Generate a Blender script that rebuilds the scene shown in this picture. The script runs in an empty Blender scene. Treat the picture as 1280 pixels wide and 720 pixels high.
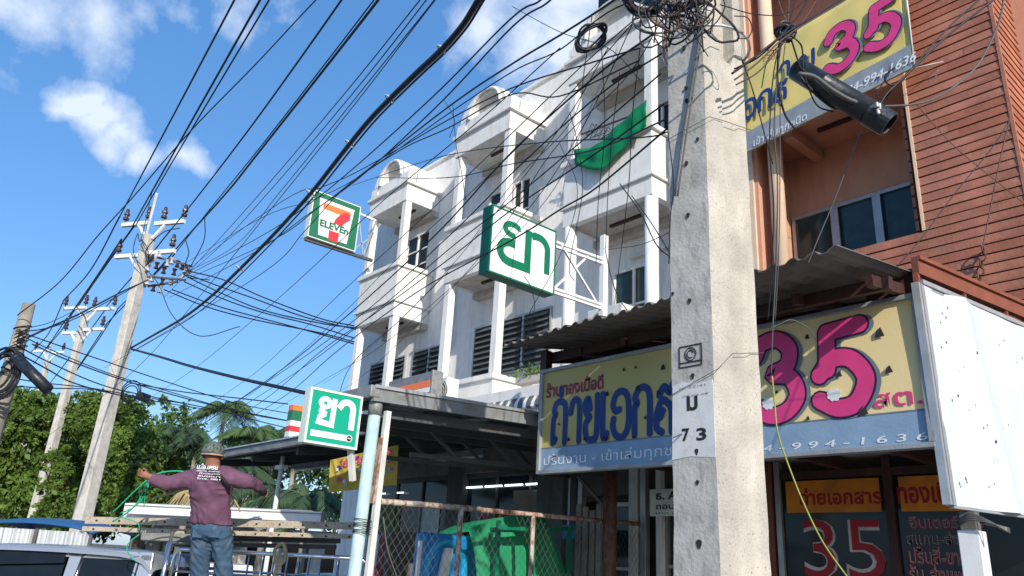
import bpy, bmesh, math, random
from mathutils import Vector, Matrix, noise as mnoise
random.seed(7)
S = bpy.context.scene
COL = S.collection
R_ = math.radians

# ------------------------------------------------------------------ camera
F_PX, CAM_H = 964.0, 1.85
_d1 = Vector((-888, 296, 964.)); _v = Vector((160, -2660, 964.)).normalized()
_d1 = (_d1 - _v * _d1.dot(_v)).normalized()
AX = [-_d1, _d1.cross(_v), _v]                      # world X, Y, Z seen in camera axes (x right, y down, z forward)
CAM = Vector((0, 0, CAM_H))
cd = bpy.data.cameras.new('camera'); cam = bpy.data.objects.new('camera', cd); COL.objects.link(cam)
cd.sensor_width = 36.0; cd.lens = 36.0 * F_PX / 1280.0; cd.clip_start = 0.05; cd.clip_end = 6000
cam.matrix_world = Matrix(((AX[0].x, -AX[0].y, -AX[0].z, 0), (AX[1].x, -AX[1].y, -AX[1].z, 0),
                           (AX[2].x, -AX[2].y, -AX[2].z, CAM_H), (0, 0, 0, 1)))
S.camera = cam

def ray(px, py):
    c = Vector((px - 640, py - 360, F_PX)); return Vector((AX[0].dot(c), AX[1].dot(c), AX[2].dot(c)))
def on(ax, px, py, c):
    r = ray(px, py); return CAM + r * ((c - CAM[ax]) / r[ax])
def onX(px, py, c): return on(0, px, py, c)
def onY(px, py, c): return on(1, px, py, c)
def onZ(px, py, c): return on(2, px, py, c)
def dep(px, py, d): return CAM + ray(px, py) * (d / F_PX)

# ------------------------------------------------------------------ light
SUN_DIR = Vector((0.86, -0.35, 0.44)).normalized()      # towards the sun
elev = math.asin(SUN_DIR.z); azim = math.atan2(SUN_DIR.x, SUN_DIR.y)
ld = bpy.data.lights.new('sun', 'SUN'); sun = bpy.data.objects.new('sun', ld); COL.objects.link(sun)
ld.energy = 3.75; ld.angle = R_(0.5); ld.color = (1.0, 0.93, 0.82)
sun.rotation_euler = SUN_DIR.to_track_quat('Z', 'Y').to_euler(); sun.location = (20, -10, 30)
W = bpy.data.worlds.new("World"); S.world = W; W.use_nodes = True
nt = W.node_tree; N = nt.nodes; L = nt.links
bg = N['Background']
sky = N.new('ShaderNodeTexSky'); sky.sky_type = 'NISHITA'; sky.sun_disc = False
sky.sun_elevation = elev; sky.sun_rotation = azim
sky.altitude = 0; sky.air_density = 1.0; sky.dust_density = 0.6; sky.ozone_density = 3.0
tc = N.new('ShaderNodeTexCoord')
def mth(op, a, b=None, c=None, clamp=False):
    m = N.new('ShaderNodeMath'); m.operation = op; m.use_clamp = clamp
    for i, x in enumerate((a, b, c)):
        if x is None: continue
        if isinstance(x, (int, float)): m.inputs[i].default_value = x
        else: L.new(x, m.inputs[i])
    return m.outputs[0]
nz = N.new('ShaderNodeTexNoise'); nz.inputs['Scale'].default_value = 11; nz.inputs['Detail'].default_value = 14
nz.inputs['Roughness'].default_value = 0.6
L.new(tc.outputs['Generated'], nz.inputs['Vector'])
nz2 = N.new('ShaderNodeTexNoise'); nz2.inputs['Scale'].default_value = 2.2; nz2.inputs['Detail'].default_value = 6
L.new(tc.outputs['Generated'], nz2.inputs['Vector'])
# clouds: banks standing in given directions of the sky, broken up by noise
banks = [((98, 132), .036, 1.0), ((125, 150), .042, 1.0), ((150, 165), .045, 1.0), ((185, 190), .036, .9), ((235, 195), .030, .8), ((205, 200), .028, .5),
         ((60, 10), .10, .55), ((120, 22), .09, .6), ((10, -20), .10, .6), ((230, 10), .08, .35), ((300, 0), .08, .5),
         ((610, 20), .07, .8), ((660, 60), .075, .95), ((710, 60), .09, 1.0), ((580, 60), .04, .35), ((720, -60), .16, 1.0), ((640, -40), .1, 1.0)]
wn = N.new('ShaderNodeTexNoise'); wn.inputs['Scale'].default_value = 14; wn.inputs['Detail'].default_value = 5; L.new(tc.outputs['Generated'], wn.inputs['Vector'])
ws_ = N.new('ShaderNodeVectorMath'); ws_.operation = 'MULTIPLY_ADD'; L.new(wn.outputs['Color'], ws_.inputs[0]); ws_.inputs[1].default_value = (.075, .075, .075); ws_.inputs[2].default_value = (-.0375, -.0375, -.0375)
wa = N.new('ShaderNodeVectorMath'); wa.operation = 'ADD'; L.new(tc.outputs['Generated'], wa.inputs[0]); L.new(ws_.outputs[0], wa.inputs[1])
tot = None
for (p, rad, amp) in banks:
    rad *= 1.22
    d = ray(*p).normalized()
    vm = N.new('ShaderNodeVectorMath'); vm.operation = 'DISTANCE'; L.new(wa.outputs[0], vm.inputs[0]); vm.inputs[1].default_value = d
    m = mth('MULTIPLY', mth('SUBTRACT', 1.0, mth('DIVIDE', vm.outputs['Value'], rad)), amp, clamp=True)
    tot = m if tot is None else mth('MAXIMUM', tot, m)
far = mth('MULTIPLY', mth('SUBTRACT', nz2.outputs['Fac'], 0.60), 2.0, clamp=True)      # scattered clouds over the rest of the sky
vd = N.new('ShaderNodeVectorMath'); vd.operation = 'DOT_PRODUCT'; L.new(tc.outputs['Generated'], vd.inputs[0]); vd.inputs[1].default_value = ray(420, 300).normalized()
far = mth('MULTIPLY', far, mth('MULTIPLY', mth('SUBTRACT', 0.80, vd.outputs['Value']), 6.0, clamp=True))
tot = mth('MAXIMUM', tot, far)
cl = mth('MULTIPLY', mth('SUBTRACT', mth('ADD', mth('MULTIPLY', tot, 1.25), mth('MULTIPLY', mth('SUBTRACT', nz.outputs['Fac'], 0.5), 1.7)), 0.34), 1.7, clamp=True)
cl = mth('MULTIPLY', cl, mth('MULTIPLY', tot, 5.0, clamp=True))
cl = mth('MULTIPLY', cl, 0.82)
hs = N.new('ShaderNodeHueSaturation'); hs.inputs['Saturation'].default_value = 1.10; hs.inputs['Value'].default_value = 1.0
fl = N.new('ShaderNodeMix'); fl.data_type = 'RGBA'; fl.inputs[0].default_value = .45; L.new(sky.outputs['Color'], fl.inputs[6]); fl.inputs[7].default_value = (.82, 2.0, 4.35, 1)
L.new(fl.outputs[2], hs.inputs['Color'])
mx = N.new('ShaderNodeMix'); mx.data_type = 'RGBA'; L.new(cl, mx.inputs[0]); L.new(hs.outputs['Color'], mx.inputs[6])
mx.inputs[7].default_value = (4.7, 5.15, 5.8, 1)
L.new(mx.outputs[2], bg.inputs['Color']); bg.inputs['Strength'].default_value = 0.15
S.view_settings.view_transform = 'Standard'; S.view_settings.look = 'None'; S.view_settings.exposure = 0.43; S.view_settings.gamma = 1.0

# ------------------------------------------------------------------ materials
MATS = {}
ORD = 'first second third fourth fifth sixth seventh eighth ninth tenth eleventh twelfth thirteenth fourteenth fifteenth sixteenth seventeenth eighteenth nineteenth twentieth twenty-first twenty-second'.split()
def mat(name, col, rough=0.8, metal=0.0, var=0.18, scale=6.0, dirt=None, dirt_amt=0.0, dirt_scale=(3, 3, .6), bump=0.15, bscale=60., spec=0.4, trans=0, alpha=1, emit=None, es=0, dlo=.5, dhi=.72, transl=0):
    m = bpy.data.materials.new(name); m.use_nodes = True; nt = m.node_tree; N = nt.nodes; L = nt.links
    b = N['Principled BSDF']; b.inputs['Roughness'].default_value = rough; b.inputs['Metallic'].default_value = metal
    b.inputs['Specular IOR Level'].default_value = spec
    tc = N.new('ShaderNodeTexCoord')
    n = N.new('ShaderNodeTexNoise'); n.inputs['Scale'].default_value = scale; n.inputs['Detail'].default_value = 6; L.new(tc.outputs['Object'], n.inputs['Vector'])
    cr = N.new('ShaderNodeValToRGB'); cr.color_ramp.elements[0].position = .3; cr.color_ramp.elements[1].position = .7
    cr.color_ramp.elements[0].color = tuple(c * (1 - var) for c in col) + (1,)
    cr.color_ramp.elements[1].color = tuple(min(1, c * (1 + var * .6)) for c in col) + (1,)
    L.new(n.outputs['Fac'], cr.inputs['Fac']); out = cr.outputs['Color']
    if dirt:
        mp = N.new('ShaderNodeMapping'); mp.inputs['Scale'].default_value = dirt_scale; L.new(tc.outputs['Object'], mp.inputs['Vector'])
        dn = N.new('ShaderNodeTexNoise'); dn.inputs['Scale'].default_value = 1.6; dn.inputs['Detail'].default_value = 8; dn.inputs['Roughness'].default_value = .65
        L.new(mp.outputs['Vector'], dn.inputs['Vector'])
        dr = N.new('ShaderNodeMapRange'); dr.inputs[1].default_value = dlo; dr.inputs[2].default_value = dhi; dr.inputs[4].default_value = dirt_amt
        L.new(dn.outputs['Fac'], dr.inputs[0])
        mx = N.new('ShaderNodeMix'); mx.data_type = 'RGBA'; L.new(dr.outputs[0], mx.inputs[0]); L.new(out, mx.inputs[6]); mx.inputs[7].default_value = tuple(dirt) + (1,)
        out = mx.outputs[2]
    L.new(out, b.inputs['Base Color'])
    if bump:
        bn = N.new('ShaderNodeTexNoise'); bn.inputs['Scale'].default_value = bscale; bn.inputs['Detail'].default_value = 4; L.new(tc.outputs['Object'], bn.inputs['Vector'])
        bu = N.new('ShaderNodeBump'); bu.inputs['Strength'].default_value = bump; bu.inputs['Distance'].default_value = 0.02
        L.new(bn.outputs['Fac'], bu.inputs['Height']); L.new(bu.outputs['Normal'], b.inputs['Normal'])
    if trans: b.inputs['Transmission Weight'].default_value = trans
    if alpha < 1: b.inputs['Alpha'].default_value = alpha
    if emit: b.inputs['Emission Color'].default_value = tuple(emit) + (1,); b.inputs['Emission Strength'].default_value = es
    if transl:
        tr = N.new('ShaderNodeBsdfTranslucent'); L.new(out, tr.inputs['Color']); ms = N.new('ShaderNodeMixShader'); ms.inputs[0].default_value = transl
        L.new(b.outputs[0], ms.inputs[1]); L.new(tr.outputs[0], ms.inputs[2]); L.new(ms.outputs[0], N['Material Output'].inputs['Surface'])
    MATS[name] = m; return m

mat('stucco', (.80, .775, .73), .85, dirt=(.42, .39, .34), dirt_amt=.6, dirt_scale=(4, 4, .5), dlo=.50, dhi=.78, bump=.25, var=.08)
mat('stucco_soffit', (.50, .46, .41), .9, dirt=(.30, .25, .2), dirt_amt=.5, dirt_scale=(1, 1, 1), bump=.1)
mat('white_col', (.80, .78, .74), .7, dirt=(.4, .36, .3), dirt_amt=.5, dirt_scale=(5, 5, .7), bump=.1, var=.06)
mat('concrete', (.52, .495, .45), .92, dirt=(.22, .205, .18), dirt_amt=.6, dirt_scale=(11, 11, 5), bump=.2, bscale=60, var=.22, scale=5, dlo=.50, dhi=.68)
mat('concrete_side', (.50, .46, .39), .92, dirt=(.14, .12, .10), dirt_amt=.85, dirt_scale=(75, 75, 60), bump=.3, bscale=70, var=.22, scale=5, dlo=.60, dhi=.65)
mat('far_concrete', (.55, .52, .47), .9, dirt=(.22, .2, .17), dirt_amt=.6, dirt_scale=(3, 3, 1), bump=.3)
mat('pole_paint', (.66, .66, .65), .8, dirt=(.35, .34, .32), dirt_amt=.45, dirt_scale=(14, 14, 9), bump=.06, bscale=90, var=.06)
mat('stencil', (.02, .02, .02), .8, var=.1, dirt=(.35, .35, .34), dirt_amt=.7, dirt_scale=(30, 30, 30), dlo=.62, dhi=.7)
mat('stencil_grey', (.30, .30, .30), .8)
mat('hole', (.03, .028, .025), .9, bump=0)
mat('rubber', (.012, .012, .014), .55, var=.1, bump=0)
mat('cable', (.014, .015, .020), .5, var=.2, bump=0)
mat('cable_grey', (.10, .10, .10), .55, bump=0)
mat('cable_brown', (.10, .05, .035), .6, bump=0)
mat('cable_orange', (.45, .12, .05), .6, bump=0)
mat('cable_green', (.35, .40, .10), .5, bump=0)
mat('cable_white', (.6, .6, .58), .5, bump=0)
mat('closure', (.013, .018, .026), .38, bump=.15, dirt=(.12, .11, .10), dirt_amt=.3, dirt_scale=(8, 8, 8))
mat('galv', (.55, .57, .58), .4, .55, bump=.1, dirt=(.3, .27, .22), dirt_amt=.3)
mat('white_paint', (.80, .80, .78), .4, dirt=(.4, .3, .2), dirt_amt=.3, dirt_scale=(4, 4, 1), bump=.05, var=.05)
mat('porcelain', (.05, .022, .026), .25, bump=0)
mat('porcelain_w', (.5, .5, .52), .25, bump=0)
mat('pink_wall', (.58, .30, .20), .85, var=.06, dirt=(.36, .18, .11), dirt_amt=.4, bump=.15)
mat('cream_col', (.72, .53, .38), .8, var=.05, bump=.1)
mat('lilac_wall', (.70, .70, .72), .85, var=.04, dirt=(.5, .5, .5), dirt_amt=.3, bump=.15)
mat('wood', (.37, .145, .09), .62, var=.28, scale=2.5, dirt=(.20, .06, .035), dirt_amt=.6, dirt_scale=(1.3, 1.3, 14), bump=.3, bscale=30)
mat('wood_b', (.34, .120, .070), .62, var=.25, scale=3, dirt=(.38, .13, .08), dirt_amt=.5, dirt_scale=(1.3, 1.3, 14), bump=.3, bscale=30)
mat('wood_c', (.42, .17, .108), .62, var=.25, scale=3, dirt=(.22, .06, .04), dirt_amt=.5, dirt_scale=(1.3, 1.3, 14), bump=.3, bscale=30)
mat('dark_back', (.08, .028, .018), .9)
mat('brown_steel', (.055, .022, .018), .6, bump=.1, dirt=(.12, .06, .04), dirt_amt=.5)
mat('fascia', (.24, .075, .045), .6, bump=.1, dirt=(.16, .05, .03), dirt_amt=.5, dirt_scale=(2, 2, 6))
mat('roof_under', (.17, .15, .135), .75, var=.2, scale=1.5, dirt=(.055, .04, .033), dirt_amt=.75, dirt_scale=(1.5, 4, 1.5), bump=.1)
mat('roof_red', (.25, .09, .06), .7, bump=.1)
mat('roof_tin', (.28, .27, .26), .55, .3, dirt=(.06, .055, .05), dirt_amt=.7, dirt_scale=(2, 2, 2), bump=.1)
mat('steel_dark', (.085, .085, .088), .6, bump=.1, dirt=(.1, .07, .05), dirt_amt=.4)
mat('gutter', (.26, .27, .27), .55, .2, dirt=(.12, .1, .08), dirt_amt=.7, dirt_scale=(3, 3, 6), bump=.15)
mat('pvc_blue', (.44, .60, .60), .45, dirt=(.52, .56, .54), dirt_amt=.5, dirt_scale=(6, 6, 1), bump=.05)
mat('pvc_white', (.66, .66, .62), .5, dirt=(.4, .36, .3), dirt_amt=.5, bump=.05)
mat('rust', (.27, .10, .05), .85, var=.4, scale=14, dirt=(.5, .42, .36), dirt_amt=.8, dirt_scale=(14, 14, 7), bump=.4, dlo=.42, dhi=.6)
mat('rusty_white', (.48, .42, .35), .8, var=.2, dirt=(.20, .075, .035), dirt_amt=.9, dirt_scale=(16, 16, 9), bump=.4, dlo=.46, dhi=.60)
mat('rust_brown', (.13, .055, .035), .85, var=.4, scale=12, dirt=(.25, .2, .15), dirt_amt=.5, dirt_scale=(9, 9, 4), bump=.4)
mat('wire', (.16, .15, .14), .5, .4, bump=0)
mat('sign_green', (.0, .17, .085), .38, var=.05, bump=.02, dirt=(.02, .12, .07), dirt_amt=.3)
mat('sign_teal', (.005, .36, .22), .35, var=.03, bump=.02)
mat('sign_white', (.82, .83, .82), .35, var=.03, bump=.02, dirt=(.6, .6, .57), dirt_amt=.25, dirt_scale=(3, 3, 1))
mat('sign_edge', (.70, .78, .66), .4, var=.04)
mat('sev_orange', (.90, .20, .055), .4, var=.03)
mat('sev_red', (.72, .045, .06), .4, var=.03)
mat('sev_green', (.02, .16, .08), .4, var=.04)
mat('board_grey', (.34, .36, .38), .5, .2, dirt=(.2, .2, .2), dirt_amt=.4)
mat('blue_strip', (.23, .35, .50), .55, var=.12, dirt=(.28, .36, .46), dirt_amt=.4, dirt_scale=(2, 2, 4), bump=.1)
mat('navy', (.012, .045, .19), .55, var=.15, bump=.03)
mat('outline', (.025, .01, .05), .6, var=.1, bump=0)
mat('letter_grey', (.16, .20, .24), .6, bump=0)
mat('magenta', (.68, .05, .22), .5, var=.12, bump=.03, dirt=(.7, .1, .27), dirt_amt=.3)
mat('maroon', (.27, .035, .06), .6, bump=0)
mat('letter_white', (.72, .76, .78), .6, var=.05, bump=0)
mat('tarp_white', (.68, .72, .77), .6, var=.03, bump=.12, bscale=7, dirt=(.7, .73, .78), dirt_amt=.4, dirt_scale=(2.4, 2.4, .4), transl=.15)
mat('net_green', (.0, .26, .10), .7, var=.2, bump=.3, transl=.25)
mat('tarp_green', (.03, .42, .18), .5, var=.12, bump=.1, bscale=10, transl=.4)
mat('plastic_blue', (.01, .20, .48), .35, var=.12, bump=.02, dirt=(.04, .17, .36), dirt_amt=.4)
mat('plastic_lblue', (.02, .33, .58), .35, var=.06, bump=.02)
mat('glass_dark', (.010, .014, .018), .10, var=.2, bump=0, spec=.3)
mat('glass_blue', (.026, .055, .050), .10, var=.3, bump=0, spec=.4)
mat('glass_green', (.02, .035, .033), .10, var=.3, bump=0, spec=.3)
mat('alu', (.42, .42, .41), .4, .5, bump=.03)
mat('slat', (.10, .12, .13), .35, var=.1, bump=0)
mat('slat_light', (.45, .46, .44), .5, var=.1, bump=0)
mat('interior', (.08, .075, .07), .9)
mat('interior_wall', (.16, .15, .13), .9)
mat('drab', (.13, .13, .125), .8, dirt=(.06, .055, .05), dirt_amt=.6, dirt_scale=(3, 3, 1))
mat('beam_tan', (.30, .26, .22), .85, dirt=(.16, .13, .1), dirt_amt=.6)
mat('tube', (.8, .85, .9), .4, bump=0, emit=(.8, .9, 1), es=2.2)
mat('tube_off', (.65, .65, .63), .4, bump=0)
mat('orange_film', (.75, .24, .02), .55, var=.2, scale=3, dirt=(.30, .10, .02), dirt_amt=.6, dirt_scale=(2, 2, 2), bump=0)
mat('sticker_red', (.38, .012, .02), .5, bump=0)
mat('sticker_edge', (.62, .52, .50), .5, bump=0)
mat('sticker_black', (.02, .02, .02), .5, bump=0)
mat('asphalt', (.05, .05, .052), .92, var=.25, scale=3, bump=.5, bscale=120)
mat('pavement', (.30, .29, .27), .9, var=.15, dirt=(.18, .17, .15), dirt_amt=.6, dirt_scale=(1, 1, 1), bump=.3)
mat('soil', (.16, .12, .08), .95, var=.3, scale=.6, dirt=(.07, .10, .03), dirt_amt=.8, dirt_scale=(.3, .3, .3), bump=.5)
mat('line_paint', (.75, .75, .72), .7, dirt=(.3, .3, .3), dirt_amt=.5, dirt_scale=(5, 5, 5))
mat('car_silver', (.46, .48, .50), .25, .5, var=.03, bump=0, spec=.6)
mat('car_white', (.75, .75, .75), .2, 0, var=.03, bump=0, spec=.6)
mat('car_red', (.30, .03, .02), .3, 0, var=.05, bump=0, spec=.6)
mat('chrome', (.62, .63, .64), .18, .95, var=.03, bump=0)
mat('plastic_black', (.02, .02, .022), .5, bump=.05)
mat('tyre', (.02, .02, .02), .9)
mat('blue_roof', (.02, .10, .24), .5, var=.1)
mat('curtain', (.62, .65, .68), .35, .4, var=.1, bump=.1)
mat('old_steel', (.42, .36, .27), .7, var=.2, dirt=(.14, .07, .04), dirt_amt=.9, dirt_scale=(16, 16, 30), dlo=.55, dhi=.66, bump=.3)
mat('load_white', (.74, .76, .76), .4, var=.05, dirt=(.5, .5, .48), dirt_amt=.4, dirt_scale=(4, 4, 4), bump=.03)
mat('rope_green', (.02, .42, .22), .7, bump=.1)
mat('rope_tan', (.42, .34, .2), .9, bump=.3)
mat('skin', (.30, .13, .08), .6, var=.1, bump=.05)
mat('shirt', (.145, .066, .115), .85, var=.22, scale=9, bump=.35, bscale=14, dirt=(.19, .095, .155), dirt_amt=.5, dirt_scale=(5, 5, 5))
mat('jeans', (.045, .095, .16), .9, var=.2, scale=7, bump=.35, bscale=18, dirt=(.16, .20, .22), dirt_amt=.6, dirt_scale=(5, 5, 3))
mat('cap', (.12, .15, .13), .9, var=.9, scale=40, bump=.2)
mat('cap_band', (.45, .30, .22), .9)
mat('glove', (.05, .06, .07), .9)
mat('strap', (.03, .02, .03), .8)
mat('leaf', (.12, .20, .03), .55, var=.5, scale=.9, bump=0, transl=.28)
mat('leaf_b', (.08, .145, .028), .55, var=.5, scale=1.2, bump=0, transl=.25)
mat('palm', (.10, .17, .055), .55, var=.5, scale=.8, bump=0, transl=.2)
mat('palm_dark', (.065, .115, .05), .6, var=.5, scale=.8, bump=0, transl=.15)
mat('dry', (.42, .33, .17), .85, var=.3, bump=0)
mat('bark', (.16, .12, .09), .95, var=.3, scale=5, bump=.6, bscale=20)
mat('bark_pale', (.30, .27, .22), .95, var=.3, scale=5, bump=.6, bscale=20)
mat('fruit', (.35, .06, .02), .6)
mat('banner_small', (.55, .42, .06), .6, var=.3, scale=8, dirt=(.45, .30, .16), dirt_amt=.6, dirt_scale=(5, 5, 5), bump=.1)
mat('ac_white', (.68, .68, .64), .5, dirt=(.35, .3, .25), dirt_amt=.4)
mat('poster_white', (.70, .70, .68), .6)
mat('emblem_blue', (.03, .12, .45), .5)
mat('machine_red', (.25, .03, .03), .5, var=.2)

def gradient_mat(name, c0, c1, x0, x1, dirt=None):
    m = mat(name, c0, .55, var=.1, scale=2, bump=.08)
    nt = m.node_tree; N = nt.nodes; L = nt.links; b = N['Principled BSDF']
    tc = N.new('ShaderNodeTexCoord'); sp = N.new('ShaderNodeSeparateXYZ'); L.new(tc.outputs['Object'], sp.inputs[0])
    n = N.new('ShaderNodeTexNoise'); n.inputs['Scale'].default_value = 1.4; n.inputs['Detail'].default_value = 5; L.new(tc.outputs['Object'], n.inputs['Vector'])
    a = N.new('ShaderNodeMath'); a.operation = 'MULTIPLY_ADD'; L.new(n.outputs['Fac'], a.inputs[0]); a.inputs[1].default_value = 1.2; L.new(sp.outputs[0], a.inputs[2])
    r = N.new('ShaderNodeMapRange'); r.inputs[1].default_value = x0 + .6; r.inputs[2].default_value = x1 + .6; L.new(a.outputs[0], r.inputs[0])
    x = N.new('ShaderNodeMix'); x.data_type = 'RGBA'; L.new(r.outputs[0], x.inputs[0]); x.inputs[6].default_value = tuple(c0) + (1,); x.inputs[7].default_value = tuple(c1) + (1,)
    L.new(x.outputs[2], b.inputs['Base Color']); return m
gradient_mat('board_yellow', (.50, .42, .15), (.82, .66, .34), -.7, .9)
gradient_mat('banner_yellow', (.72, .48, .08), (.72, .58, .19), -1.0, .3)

# ------------------------------------------------------------------ object helpers
def base_of(parent):
    p = Vector((0, 0, 0)); M = Matrix.Identity(4); o = parent
    while o is not None: M = o.matrix_basis @ M; o = o.parent
    return M
def thing(name, label, cat, loc=(0, 0, 0), group=None, rotz=0.0):
    o = bpy.data.objects.new(name, None); o.empty_display_size = .2; COL.objects.link(o)
    o.location = loc; o.rotation_euler = (0, 0, rotz)
    o['label'] = label; o['category'] = cat
    if group: o['group'] = group
    return o
def tag(o, label, cat, group=None):
    o['label'] = label; o['category'] = cat
    if group: o['group'] = group
    return o
class MB:
    def __init__(s): s.v = []; s.f = []
    def add(s, vs, fs):
        n = len(s.v); s.v += [Vector(v) for v in vs]; s.f += [tuple(i + n for i in f) for f in fs]; return s
    def box(s, a, b):
        x0, y0, z0 = [min(a[i], b[i]) for i in range(3)]; x1, y1, z1 = [max(a[i], b[i]) for i in range(3)]
        return s.add([(x0, y0, z0), (x1, y0, z0), (x1, y1, z0), (x0, y1, z0), (x0, y0, z1), (x1, y0, z1), (x1, y1, z1), (x0, y1, z1)],
                     [(0, 3, 2, 1), (4, 5, 6, 7), (0, 1, 5, 4), (1, 2, 6, 5), (2, 3, 7, 6), (3, 0, 4, 7)])
    def bar(s, a, b, w, h=None, up=(0, 0, 1)):
        a, b = Vector(a), Vector(b); h = h or w; d = (b - a).normalized(); u = Vector(up)
        if abs(d.dot(u)) > .98: u = Vector((0, 1, 0))
        r = d.cross(u).normalized() * (w / 2); u = r.cross(d).normalized() * (h / 2)
        q = [p + i * r + j * u for p in (a, b) for (i, j) in ((-1, -1), (1, -1), (1, 1), (-1, 1))]
        return s.add(q, [(3, 2, 1, 0), (4, 5, 6, 7), (0, 1, 5, 4), (1, 2, 6, 5), (2, 3, 7, 6), (3, 0, 4, 7)])
    def tube(s, pts, r, n=6, cap=True):
        pts = [Vector(p) for p in pts]; m = len(pts); rr = r if isinstance(r, (list, tuple)) else [r] * m
        up = Vector((0, 0, 1)); k = len(s.v); u = None
        for i, p in enumerate(pts):
            d = (pts[min(i + 1, m - 1)] - pts[max(i - 1, 0)])
            if d.length < 1e-9: d = Vector((0, 0, 1))
            d.normalize()
            if u is None: u = d.orthogonal().normalized()
            u = (u - d * u.dot(d)); u = u.normalized() if u.length > 1e-6 else d.orthogonal().normalized()
            w = d.cross(u)
            for j in range(n):
                a = 2 * math.pi * j / n; s.v.append(p + (u * math.cos(a) + w * math.sin(a)) * rr[i])
        for i in range(m - 1):
            for j in range(n):
                j2 = (j + 1) % n; s.f.append((k + i * n + j, k + i * n + j2, k + (i + 1) * n + j2, k + (i + 1) * n + j))
        if cap: s.f.append(tuple(k + j for j in range(n))[::-1]); s.f.append(tuple(k + (m - 1) * n + j for j in range(n)))
        return s
    def prism(s, poly, ax, c0, c1):
        """poly in the two other axes (cyclic order), extruded along axis ax from c0 to c1"""
        def P(q, c):
            if ax == 0: return (c, q[0], q[1])
            if ax == 1: return (q[0], c, q[1])
            return (q[0], q[1], c)
        n = len(poly); vs = [P(q, c0) for q in poly] + [P(q, c1) for q in poly]
        fs = [tuple(range(n)), tuple(range(2 * n - 1, n - 1, -1))] + [(i, i + n, (i + 1) % n + n, (i + 1) % n) for i in range(n)]
        return s.add(vs, fs)
    def quad(s, a, b, c, d): return s.add([a, b, c, d], [(0, 1, 2, 3)])
    def mesh(s, name, m, smooth=False, inv=None):
        me = bpy.data.meshes.new(name); vs = s.v if inv is None else [inv @ v for v in s.v]
        me.from_pydata([tuple(v) for v in vs], [], s.f); me.update()
        bm = bmesh.new(); bm.from_mesh(me); bmesh.ops.recalc_face_normals(bm, faces=bm.faces); bm.to_mesh(me); bm.free()
        me.materials.append(MATS[m] if isinstance(m, str) else m)
        if smooth: me.polygons.foreach_set('use_smooth', [True] * len(me.polygons))
        return me
    def build(s, name, m, parent=None, smooth=False, bevel=0, kind=None, loc=None):
        """vertices are world coordinates; the mesh is stored relative to its parent"""
        inv = base_of(parent).inverted() if parent is not None else (Matrix.Translation(-Vector(loc)) if loc is not None else None)
        me = s.mesh(name, m, smooth, inv); o = bpy.data.objects.new(name, me); COL.objects.link(o)
        if loc is not None and parent is None: o.location = loc
        if parent is not None: o.parent = parent
        if bevel:
            bv = o.modifiers.new('bevel', 'BEVEL'); bv.width = bevel; bv.segments = 2; bv.limit_method = 'ANGLE'; bv.angle_limit = R_(40)
        if kind: o['kind'] = kind
        return o
def B(name, a, b, m, parent=None, bevel=0, **k): return MB().box(a, b).build(name, m, parent, bevel=bevel, **k)
def T(name, pts, r, m, parent=None, n=8, **k): return MB().tube(pts, r, n).build(name, m, parent, smooth=True, **k)
def struct(o): o['kind'] = 'structure'; return o
def piece(name, me, loc, parent, rot=(0, 0, 0)):
    o = bpy.data.objects.new(name, me); COL.objects.link(o); o.parent = parent; o.location = base_of(parent).inverted() @ Vector(loc); o.rotation_euler = rot; return o
def circle(c, r, u, v, n=24, a0=0, a1=2 * math.pi):
    return [Vector(c) + u * (r * math.cos(a0 + (a1 - a0) * i / n)) + v * (r * math.sin(a0 + (a1 - a0) * i / n)) for i in range(n + 1)]
def smooth_path(pts, k=6):
    pts = [Vector(p) for p in pts]
    if len(pts) < 3:
        return [pts[0].lerp(pts[-1], i / 8) for i in range(9)]
    P = [2 * pts[0] - pts[1]] + pts + [2 * pts[-1] - pts[-2]]; out = []
    for i in range(1, len(P) - 2):
        for j in range(k):
            t = j / k; a, b, c, d = P[i - 1], P[i], P[i + 1], P[i + 2]
            out.append(.5 * ((2 * b) + (c - a) * t + (2 * a - 5 * b + 4 * c - d) * t * t + (3 * b - a - 3 * c + d) * t ** 3))
    out.append(P[-2]); return out

# ---- flat lettering -------------------------------------------------
X3, Y3, Z3 = Vector((1, 0, 0)), Vector((0, 1, 0)), Vector((0, 0, 1))
def text(body, o, u, v, w, h, m, parent, n, bold=0.0, shear=0.0, name='lettering', rise=.003):
    """flat lettering fitted in a w x h box whose lower left corner is o, along u and v, on the side n"""
    cu = bpy.data.curves.new(name, 'FONT'); cu.body = body; cu.offset = bold; cu.shear = shear; cu.resolution_u = 3
    ob = bpy.data.objects.new(name, cu); COL.objects.link(ob)
    dg = bpy.context.evaluated_depsgraph_get(); me0 = bpy.data.meshes.new_from_object(ob.evaluated_get(dg))
    vs = [x.co.copy() for x in me0.vertices]; fs = [tuple(p.vertices) for p in me0.polygons]
    bpy.data.objects.remove(ob); bpy.data.curves.remove(cu); bpy.data.meshes.remove(me0)
    if not vs: return None
    x0, x1 = min(q.x for q in vs), max(q.x for q in vs); y0, y1 = min(q.y for q in vs), max(q.y for q in vs)
    mb = MB(); o = Vector(o)
    mb.add([o + u * ((q.x - x0) / (x1 - x0) * w) + v * ((q.y - y0) / (y1 - y0) * h) + n * rise for q in vs], fs)
    return mb.build(name, m, parent)
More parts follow.
